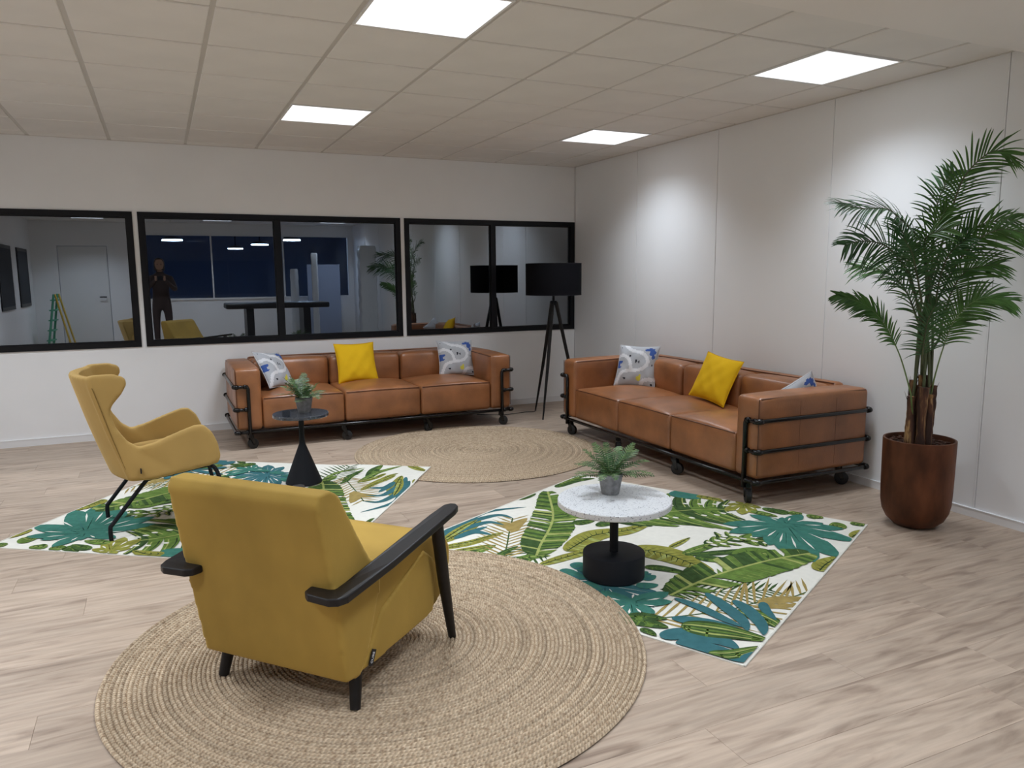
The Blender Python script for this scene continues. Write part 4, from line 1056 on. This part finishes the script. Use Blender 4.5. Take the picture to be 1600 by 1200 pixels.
# ================================================================== plants
def leaf_strip(m, base, direction, normal, length, width, droop, mi=0, nseg=4, shape=0.35):
    d = Vector(direction).normalized(); nrm = Vector(normal); nrm = (nrm - d*nrm.dot(d)).normalized(); side = d.cross(nrm)
    v = []; f = []
    for i in range(nseg+1):
        s = i/nseg; p = Vector(base) + d*length*s + Vector((0, 0, -1))*droop*length*s*s
        wv = width/2*((s+0.06)**shape)*((1-s)**0.55)*1.45
        v.append(p - side*wv + nrm*wv*0.18); v.append(p - nrm*wv*0.15); v.append(p + side*wv + nrm*wv*0.18)
    for i in range(nseg):
        a = i*3; f.append((a, a+1, a+4, a+3)); f.append((a+1, a+2, a+5, a+4))
    m.add(v, f, mi)
def make_fern(label, loc, seed, tips, rz=0):
    rn = random.Random(seed)
    t_ = thing('potted_fern', label, 'plant', loc, rz, 'small ferns in grey concrete pots')
    m = MB(); m.lathe([(0.0, 0.0), (0.041, 0.0), (0.043, 0.003), (0.060, 0.098), (0.061, 0.101), (0.057, 0.102), (0.054, 0.096), (0.052, 0.086), (0.0, 0.086)], 32); m.build('pot', MT['concrete'], t_, smooth=True, angle=0.7)
    m = MB(); m.lathe([(0.052, 0.080), (0.051, 0.089), (0.02, 0.093), (0.0, 0.094)], 20); m.build('soil', MT['soil'], t_, smooth=True)
    for (az, el, ln, dr) in tips:
        a, e = R(az), R(el); d0 = Vector((cos(a)*cos(e), sin(a)*cos(e), sin(e)))
        b0 = Vector((cos(a)*0.012, sin(a)*0.012, 0.088)); N = 17; pts = []
        for i in range(N+1):
            s = i/N; pts.append(b0 + d0*ln*s + Vector((0, 0, -1))*dr*ln*s*s)
        m = MB(); side = d0.cross(Vector((0, 0, 1))).normalized()
        for i in range(2, N):
            s = i/N; tg = (pts[min(i+1, N)]-pts[i-1]).normalized(); nrm = side.cross(tg).normalized()
            ll = 0.040*(sin(pi*(0.16+0.80*s))**0.8)*(ln/0.19)
            for sg in (-1, 1):
                dd = side*sg*0.92 + tg*0.42 + nrm*rn.uniform(-0.1, 0.22)
                leaf_strip(m, pts[i], dd, nrm, ll*rn.uniform(0.85, 1.1), 0.0072*(ln/0.19), 0.12, 1 if (s > 0.62 and rn.random() < 0.7) else 0, 3, 0.2)
        fr = m.build('frond', [MT['fern'], MT['fern2']], t_)
        m = MB(); m.tube(pts[::2], [0.0016*(1-0.6*i/len(pts[::2])) for i in range(len(pts[::2]))], 5); m.build('stem', MT['rachis'], fr)
FT = [(205, 28, .17, .25), (175, 40, .16, .3), (150, 55, .16, .2), (120, 62, .17, .2), (95, 70, .15, .15), (60, 55, .17, .25), (35, 45, .19, .25), (10, 38, .18, .3), (340, 30, .17, .35), (310, 40, .14, .5), (270, 45, .12, .6), (240, 38, .14, .5), (190, 12, .15, .1), (345, 14, .16, .15), (80, 45, .16, .3), (135, 35, .15, .3), (225, 60, .14, .3), (300, 62, .14, .3), (20, 62, .18, .2)]
make_fern('small fern in a grey concrete pot on the white terrazzo table', (1.885+0.03, 2.962+0.085, 0.3835), 3, [(a-20, e-4, l*1.28, d) for a, e, l, d in FT])
make_fern('small fern in a grey concrete pot on the dark side table', (0.828+0.03, 5.31+0.03, 0.5005), 4, [(a+30, e-2, l*1.42, d) for a, e, l, d in FT], 0.5)

FRONDS = [
  [ (0.063, -0.029, 1.673),(0.032, -0.084, 1.809),(0.022, -0.148, 1.94),(0.069, -0.238, 2.036),(0.094, -0.318, 2.013) ],
  [ (-0.003, 0.001, 1.66),(0.038, 0.019, 1.805),(0.108, 0.024, 1.92),(0.168, 0.033, 1.975) ],
  [ (-0.042, 0.019, 1.585),(-0.176, 0.039, 1.686),(-0.303, 0.056, 1.761),(-0.452, 0.083, 1.762),(-0.584, 0.102, 1.78) ],
  [ (-0.145, 0.012, 1.41),(-0.255, -0.007, 1.488),(-0.39, -0.014, 1.57),(-0.546, -0.011, 1.589),(-0.677, -0.02, 1.568) ],
  [ (-0.058, 0.027, 1.183),(-0.092, 0.079, 1.329),(-0.162, 0.148, 1.432),(-0.291, 0.244, 1.461) ],
  [ (-0.088, 0.007, 0.763),(-0.175, 0.028, 0.987),(-0.29, 0.061, 1.174),(-0.4, 0.093, 1.262),(-0.542, 0.138, 1.312) ],
  [ (0.036, -0.071, 1.378),(0.022, -0.148, 1.499),(0.032, -0.235, 1.598),(0.068, -0.334, 1.642),(0.117, -0.439, 1.606) ],
  [ (0.055, -0.025, 1.55),(0.098, -0.1, 1.615),(0.138, -0.173, 1.679),(0.234, -0.272, 1.698) ],
  [ (0.023, -0.044, 0.837),(0.003, -0.095, 1.003),(0.003, -0.155, 1.176),(0.059, -0.242, 1.289),(0.144, -0.341, 1.283) ],
  [ (0.062, -0.028, 1.062),(0.038, -0.091, 1.299),(0.05, -0.169, 1.435),(0.129, -0.279, 1.467) ],
  [ (-0.107, -0.061, 0.977),(-0.149, -0.097, 1.076),(-0.182, -0.136, 1.181),(-0.197, -0.185, 1.266) ],
  [ (-0.103, -0.063, 1.41),(-0.193, -0.095, 1.54),(-0.24, -0.147, 1.615),(-0.209, -0.234, 1.646) ],
  [ (-0.147, 0.012, 1.379),(-0.12, 0.055, 1.517),(-0.098, 0.1, 1.622),(-0.104, 0.158, 1.712) ],
  [ (-0.129, -0.051, 1.278),(-0.238, -0.093, 1.431),(-0.339, -0.138, 1.528),(-0.455, -0.176, 1.598) ],
  [ (-0.014, -0.049, 1.275),(-0.075, -0.112, 1.413),(-0.115, -0.186, 1.527),(-0.118, -0.276, 1.598) ],
  [ (-0.069, -0.023, 1.447),(-0.097, -0.065, 1.564),(-0.12, -0.11, 1.678),(-0.129, -0.161, 1.755) ],
]
def make_palm():
    rn = random.Random(11)
    t_ = thing('potted_palm', 'tall artificial palm in a rusty brown pot by the right wall', 'plant', (3.835, 2.86, 0))
    m = MB()
    prof = [(0.0, 0.0), (0.085, 0.0), (0.115, 0.012), (0.15, 0.045), (0.172, 0.09), (0.181, 0.14), (0.184, 0.22), (0.186, 0.40), (0.187, 0.496), (0.186, 0.502), (0.176, 0.503), (0.173, 0.495), (0.172, 0.45), (0.0, 0.45)]
    m.lathe(prof, 56); m.build('pot', MT['corten'], t_, smooth=True, angle=0.9)
    m = MB(); m.lathe([(0.173, 0.44), (0.170, 0.462), (0.10, 0.470), (0.0, 0.474)], 32); so = m.build('soil', MT['soil'], t_, smooth=True)
    m = MB()
    for k in range(170):
        a, r = rn.uniform(0, 6.28), 0.165*sqrt(rn.random()); x, y, z = r*cos(a), r*sin(a), 0.472 + rn.uniform(0, 0.008)
        l, w_, h = rn.uniform(0.006, 0.014), rn.uniform(0.004, 0.008), rn.uniform(0.003, 0.006); q = rn.uniform(0, 3.14); c, s = cos(q), sin(q)
        vv = [(x + c*i*l - s*j*w_, y + s*i*l + c*j*w_, z + kk*h + rn.uniform(-.002, .002)) for kk in (0, 1) for j in (-1, 1) for i in (-1, 1)]
        m.add(vv, [(0,2,3,1), (4,5,7,6), (0,1,5,4), (2,6,7,3), (0,4,6,2), (1,3,7,5)])
    ch = m.build('bark_chips', MT['chip'], so); ch['kind'] = 'stuff'
    trunks = [(-0.060, 0.020, 0.745, 0.024), (-0.035, -0.03, 0.80, 0.026), (-0.005, 0.0, 0.862, 0.030), (0.022, 0.028, 0.80, 0.024), (0.040, -0.022, 0.805, 0.025), (0.0, -0.045, 0.76, 0.022), (-0.02, 0.045, 0.83, 0.022)]
    for (x, y, zt, r) in trunks:
        m = MB(); N = 14; pts = []; rs = []
        for i in range(N+1):
            s = i/N; pts.append((x*(1+0.06*s)+rn.uniform(-.002, .002), y*(1+0.06*s), 0.465 + (zt-0.465)*s)); rs.append(r*(1.0 + 0.12*sin(5*s+x*90) - 0.1*s) + rn.uniform(-.0015, .0015))
        m.tube(pts, rs, 12); tr = m.build('trunk', MT['trunk'], t_, smooth=True, angle=0.9)
        m = MB()
        for k in range(9):                          # frayed fibres at the cut top
            a = rn.uniform(0, 6.28); b0 = Vector((x*1.06 + r*0.85*cos(a), y*1.06 + r*0.85*sin(a), zt-0.02)); d = Vector((0.35*cos(a), 0.35*sin(a), 1.0)).normalized()
            m.tube([b0, b0 + d*rn.uniform(0.018, 0.05)], [0.0022, 0.0004], 4)
        m.build('fibres', MT['trunk'], tr)
    toV = Vector((-0.417, -0.909, 0.1))
    for k, fp in enumerate(FRONDS):
        pts = [Vector(p) for p in fp]; root = pts[0]
        # green cane from the trunk up to where the leaf blade starts
        bx = trunks[k % len(trunks)]
        if root.z > 0.9:
            b0 = Vector((bx[0]*0.9, bx[1]*0.9, bx[2]-0.06)); mid = b0.lerp(root, 0.55); mid.x = b0.x*0.6 + mid.x*0.4; mid.y = b0.y*0.6 + mid.y*0.4
            stem = spline([b0, mid, root], 6)
        else: stem = [Vector((root.x*0.75, root.y*0.75, root.z-0.12)), root]
        blade = spline(pts, 10); n = len(blade)
        low = k in (5, 8)
        rad0 = 0.0048 if low else 0.0085
        ln = sum((blade[i+1]-blade[i]).length for i in range(n-1))
        lv = MB(); N = max(20, int(ln/0.0165)); start = 0.30 if low else 0.04
        ref = (toV + Vector((rn.uniform(-.5, .5), rn.uniform(-.4, .4), rn.uniform(0.0, .7)))).normalized()
        for i in range(N):
            s = start + (1-start)*(i+0.5)/N; x = s*(n-1); ii = min(int(x), n-2); p = blade[ii].lerp(blade[ii+1], x-ii)
            tg = (blade[min(ii+2, n-1)] - blade[max(ii-1, 0)]).normalized()
            side = tg.cross(ref); 
            side = side.normalized() if side.length > 0.05 else tg.orthogonal()
            nr = side.cross(tg).normalized(); u = (s-start)/(1-start)
            ll = (0.235*(sin(pi*(0.22+0.70*u))**0.7))*(0.78 if low else 1.0)*min(1.15, 0.6+ln*0.7)
            if k == 5: ll *= 0.72
            for sg in (-1, 1):
                dd = side*sg*((0.80-0.30*u) if k != 5 else 0.42) + tg*(0.55+0.45*u) + nr*rn.uniform(-0.05, 0.28) + Vector((rn.uniform(-.07, .07), rn.uniform(-.07, .07), rn.uniform(-.07, .07)))
                L2 = ll*rn.uniform(0.86, 1.08); droop = rn.uniform(0.18, 0.42)
                tip = p + dd.normalized()*L2
                if tip.x + 3.835 > 4.245: dd.x -= (tip.x + 3.835 - 4.235)/L2*1.3
                leaf_strip(lv, p, dd, nr, L2, rn.uniform(0.010, 0.0135), droop, 0, 6, 0.3)
        fr = lv.build('frond', [MT['palm'] if rn.random() < 0.6 else MT['palm2']], t_)
        m = MB(); allp = stem[:-1] + blade; q = len(allp)
        m.tube(allp, [rad0*(1-0.80*(i/(q-1))**0.8) for i in range(q)], 7); m.build('stalk', MT['cane'] if not low else MT['rachis'], fr, smooth=True)
make_palm()

# ================================================================== floor lamp
def make_lamp():
    cx, cy = 3.608, 6.85
    t_ = thing('floor_lamp', 'black tripod floor lamp with a wide drum shade in the corner', 'lamp', (cx, cy, 0))
    feet = [(3.546-cx, 7.145-cy), (3.384-cx, 6.649-cy), (3.894-cx, 6.757-cy)]
    for fx, fy in feet:
        m = MB(); m.tube([(fx, fy, 0.0), (fx*0.55, fy*0.55, 0.52), (fx*0.085, fy*0.085, 1.155)], [0.008, 0.0165, 0.019], 12); m.build('leg', MT['blackwood'], t_, smooth=True, angle=0.8)
    m = MB(); m.lathe([(0.0, 1.125), (0.030, 1.125), (0.036, 1.135), (0.036, 1.16), (0.030, 1.168), (0.012, 1.170), (0.012, 1.30), (0.0, 1.30)], 24); m.build('hub', MT['blackmetal'], t_, smooth=True, angle=0.6)
    m = MB(); r = 0.281
    m.lathe([(r, 1.226), (r, 1.542), (r-0.004, 1.542), (r-0.004, 1.226), (r, 1.226)], 64); sh = m.build('lamp_shade', MT['shade'], t_, smooth=True, angle=0.6)
    m = MB()
    for z in (1.228, 1.540): m.tube([((r-0.001)*cos(a*pi/24), (r-0.001)*sin(a*pi/24), z) for a in range(49)], 0.003, 6, caps=False)
    m.build('shade_ring', MT['blackmetal'], sh, smooth=True)
    m = MB()
    for k in range(3):
        a = k*2*pi/3 + 0.4; m.tube([(0, 0, 1.30), ((r-0.004)*cos(a), (r-0.004)*sin(a), 1.30)], 0.003, 6)
    m.build('spider', MT['blackmetal'], sh)
    m = MB(); m.lathe([(0.0, 1.295), (0.02, 1.30), (0.02, 1.35), (0.03, 1.39), (0.032, 1.42), (0.02, 1.45), (0.0, 1.46)], 20); m.build('bulb', MT['white'], t_, smooth=True)
    m = MB(); pts = spline([(3.55-cx, 7.13-cy, 0.05), (3.535-cx, 7.12-cy, 0.012), (3.49-cx, 7.07-cy, 0.006), (3.40-cx, 7.09-cy, 0.006), (3.25-cx, 7.06-cy, 0.006), (3.10-cx, 7.06-cy, 0.006), (2.9-cx, 7.20-cy, 0.006)], 8); m.tube(pts, 0.004, 6)
    cd = m.build('power_cord', MT['rubber'], t_, smooth=True)
make_lamp()
# ================================================================== things behind the camera, seen as reflections in the windows
def make_rear():
    wood = mat('desk_black', (0.012, 0.012, 0.014), 0.4)
    film = mat('plastic_wrap', (0.62, 0.66, 0.70), 0.16, bump=0.9, bscale=26)
    grey = mat('pale_board', (0.50, 0.52, 0.55), 0.6)
    t_ = thing('black_desk', 'long black desk behind the camera', 'desk', (2.15, -0.95, 0))
    m = MB(); m.rbox(2.0, 0.7, 0.11, 0.03, (6, 4, 2), None, (0, 0, 0.86)); m.build('desk_top', wood, t_, smooth=True)
    for x in (-0.55, 0.55):
        m = MB(); m.box(x-0.07, x+0.07, -0.28, 0.28, 0.02, 0.80); m.build('leg', wood, t_)
    m = MB(); m.box(-0.62, 0.62, -0.25, 0.25, 0.0, 0.04); m.build('foot_plate', wood, t_)
    for k, (x, y, wd, h) in enumerate(((3.95, -0.6, 0.34, 2.05), (3.2, -2.4, 0.14, 1.95), (2.45, -2.5, 0.12, 1.8), (2.8, -2.75, 0.16, 1.6))):
        t_ = thing('wrapped_package', ['tall plastic wrapped package leaning by the right wall behind the camera', 'thin tall plastic wrapped roll beside the rear window', 'thin short plastic wrapped roll beside the rear window', 'stubby plastic wrapped roll below the rear window'][k], 'package', (x, y, 0), 0.3*k)
        m = MB(); m.rbox(wd, wd*0.8, h, 0.03, (5, 5, 24), lambda q: (q.x*(1+0.06*sin(23*q.z)), q.y*(1+0.06*sin(31*q.z+1)), q.z), (0, 0, h/2)); m.build('wrapping', film, t_, smooth=True)
        m = MB(); m.rbox(wd*0.86, wd*0.66, h*0.97, 0.01, (1, 1, 1), None, (0, 0, h/2)); m.build('core', grey, t_)
    t_ = thing('display_board', 'pale board leaning against the rear window', 'board', (3.5, -2.95, 0), 0.05)
    m = MB(); m.rbox(0.75, 0.05, 1.7, 0.01, (2, 2, 2), None, (0, 0, 0.85)); m.build('panel', mat('board_blue_grey', (0.35, 0.42, 0.58), 0.6), t_)
    m = MB(); m.box(-0.39, 0.39, -0.04, 0.04, 0, 0.03); m.build('foot', grey, t_)
    t_ = thing('step_ladder', 'green and yellow folding step ladder beside the rear door', 'ladder', (-2.02, -2.55, 0), 0.1)
    gr, ye = mat('ladder_green', (0.10, 0.42, 0.26), 0.5), mat('ladder_yellow', (0.62, 0.42, 0.05), 0.5)
    for sg in (-1, 1):
        m = MB(); m.tube([(-0.05, sg*0.2, 0), (0.12, sg*0.16, 1.12)], 0.022, 8); m.build('rail', gr, t_)
        m = MB(); m.tube([(0.38, sg*0.2, 0), (0.14, sg*0.16, 1.12)], 0.018, 8); m.build('brace', ye, t_)
    for k in range(5):
        z = 0.2*(k+1); x = -0.05 + 0.17*z/1.12; m = MB(); m.box(x-0.05, x+0.05, -0.19, 0.19, z-0.012, z+0.012); m.build('step', gr, t_)
make_rear()
def skin_body(name, verts, edges, radii, m, parent, root=0, sub=2):
    me = bpy.data.meshes.new(name); me.from_pydata(verts, edges, []); o = put(name, me)
    o.modifiers.new('skin', 'SKIN'); sv = me.skin_vertices[0].data
    for i, r in enumerate(radii): sv[i].radius = r if isinstance(r, tuple) else (r, r); sv[i].use_root = (i == root)
    su = o.modifiers.new('sub', 'SUBSURF'); su.levels = sub; su.render_levels = sub
    dg = bpy.context.evaluated_depsgraph_get(); me2 = bpy.data.meshes.new_from_object(o.evaluated_get(dg)); bpy.data.objects.remove(o); bpy.data.meshes.remove(me)
    me2.name = name; me2.materials.clear(); me2.materials.append(m); me2.polygons.foreach_set('use_smooth', [True]*len(me2.polygons)); me2.polygons.foreach_set('material_index', [0]*len(me2.polygons))
    return put(name, me2, parent)
def make_person():
    # the photographer, visible only as a dim reflection in the middle window
    t_ = thing('person', 'person in dark clothes holding up a phone, reflected in the middle window', 'person', (0.02, -0.52, 0))
    dark = mat('dark_jacket', (0.05, 0.032, 0.028), 0.85); tr = mat('dark_trousers', (0.03, 0.03, 0.04), 0.85); hair = mat('dark_hair', (0.02, 0.014, 0.01), 0.6)
    V = [(0,0,0.95), (0,0,1.12), (0,0.0,1.30), (0,0,1.42), (0,0.01,1.50), (0,0.03,1.585), (0,0.045,1.68),
         (0.17,0,1.40), (0.25,0.10,1.20), (0.10,0.34,1.36), (0.065,0.41,1.395),
         (-0.17,0,1.40), (-0.25,0.10,1.20), (-0.10,0.34,1.36), (-0.065,0.41,1.395),
         (0.10,0,0.90), (0.11,0.02,0.50), (0.115,-0.02,0.08), (0.125,0.13,0.035), (-0.10,0,0.90), (-0.11,0.02,0.50), (-0.115,-0.02,0.08), (-0.125,0.13,0.035)]
    E = [(0,1),(1,2),(2,3),(3,4),(4,5),(5,6),(3,7),(7,8),(8,9),(9,10),(3,11),(11,12),(12,13),(13,14),(0,15),(15,16),(16,17),(17,18),(0,19),(19,20),(20,21),(21,22)]
    Rr = [(0.16,0.11),(0.145,0.10),(0.165,0.11),(0.12,0.09),0.055,(0.075,0.09),(0.075,0.095),0.075,0.05,0.036,0.03,0.075,0.05,0.036,0.03,0.085,0.06,0.045,0.04,0.085,0.06,0.045,0.04]
    skin_body('body', V, E, Rr, dark, t_)
    h = MB(); h.lathe([(0.0, -0.125), (0.045, -0.115), (0.07, -0.06), (0.08, 0.0), (0.078, 0.05), (0.055, 0.10), (0.0, 0.12)], 24, (0, 0.055, 1.655)); h.build('head', MT['skin'], t_, smooth=True)
    h = MB(); h.lathe([(0.088, -0.10), (0.094, 0.0), (0.09, 0.055), (0.065, 0.115), (0.0, 0.137)], 24, (0, 0.025, 1.66)); h.build('hair', hair, t_, smooth=True)
    n_ = MB(); n_.tube([(0, 0.132, 1.67), (0, 0.155, 1.635)], [0.006, 0.012], 8); n_.build('nose', MT['skin'], t_, smooth=True)
    for sg in (-1, 1):
        e = MB(); e.lathe([(0, -0.011), (0.011, 0), (0, 0.011)], 10, (sg*0.03, 0.128, 1.672)); e.build('eye', MT['cdark'], t_)
        hd = MB(); hd.rbox(0.03, 0.06, 0.085, 0.012, (2, 2, 2), None, (sg*0.072, 0.425, 1.415)); hb = hd.build('hand', MT['skin'], t_, smooth=True)
        for k in range(4):
            f = MB(); z = 1.450 - 0.021*k; l = (0.9, 1.0, 0.95, 0.8)[k]
            f.tube([(sg*0.076, 0.43, z), (sg*0.084, 0.43+0.030*l, z+0.004), (sg*0.070, 0.43+0.052*l, z+0.004), (sg*0.050, 0.43+0.050*l, z+0.002)], [0.0085, 0.008, 0.0075, 0.006], 8); f.build('finger', MT['skin'], hb, smooth=True)
        f = MB(); f.tube([(sg*0.066, 0.41, 1.385), (sg*0.05, 0.425, 1.415), (sg*0.038, 0.437, 1.435)], [0.010, 0.009, 0.007], 8); f.build('thumb', MT['skin'], hb, smooth=True)
    p = thing('phone', 'black phone held up by the reflected person', 'phone', (0.02, -0.07, 1.42))
    b = MB(); b.rbox(0.15, 0.009, 0.075, 0.004, (2, 1, 2)); b.build('case', MT['blackmetal'], p)
    b = MB(); b.box(-0.07, 0.07, -0.0056, -0.0047, -0.033, 0.033); b.build('screen', MT['dark'], p)
make_person()
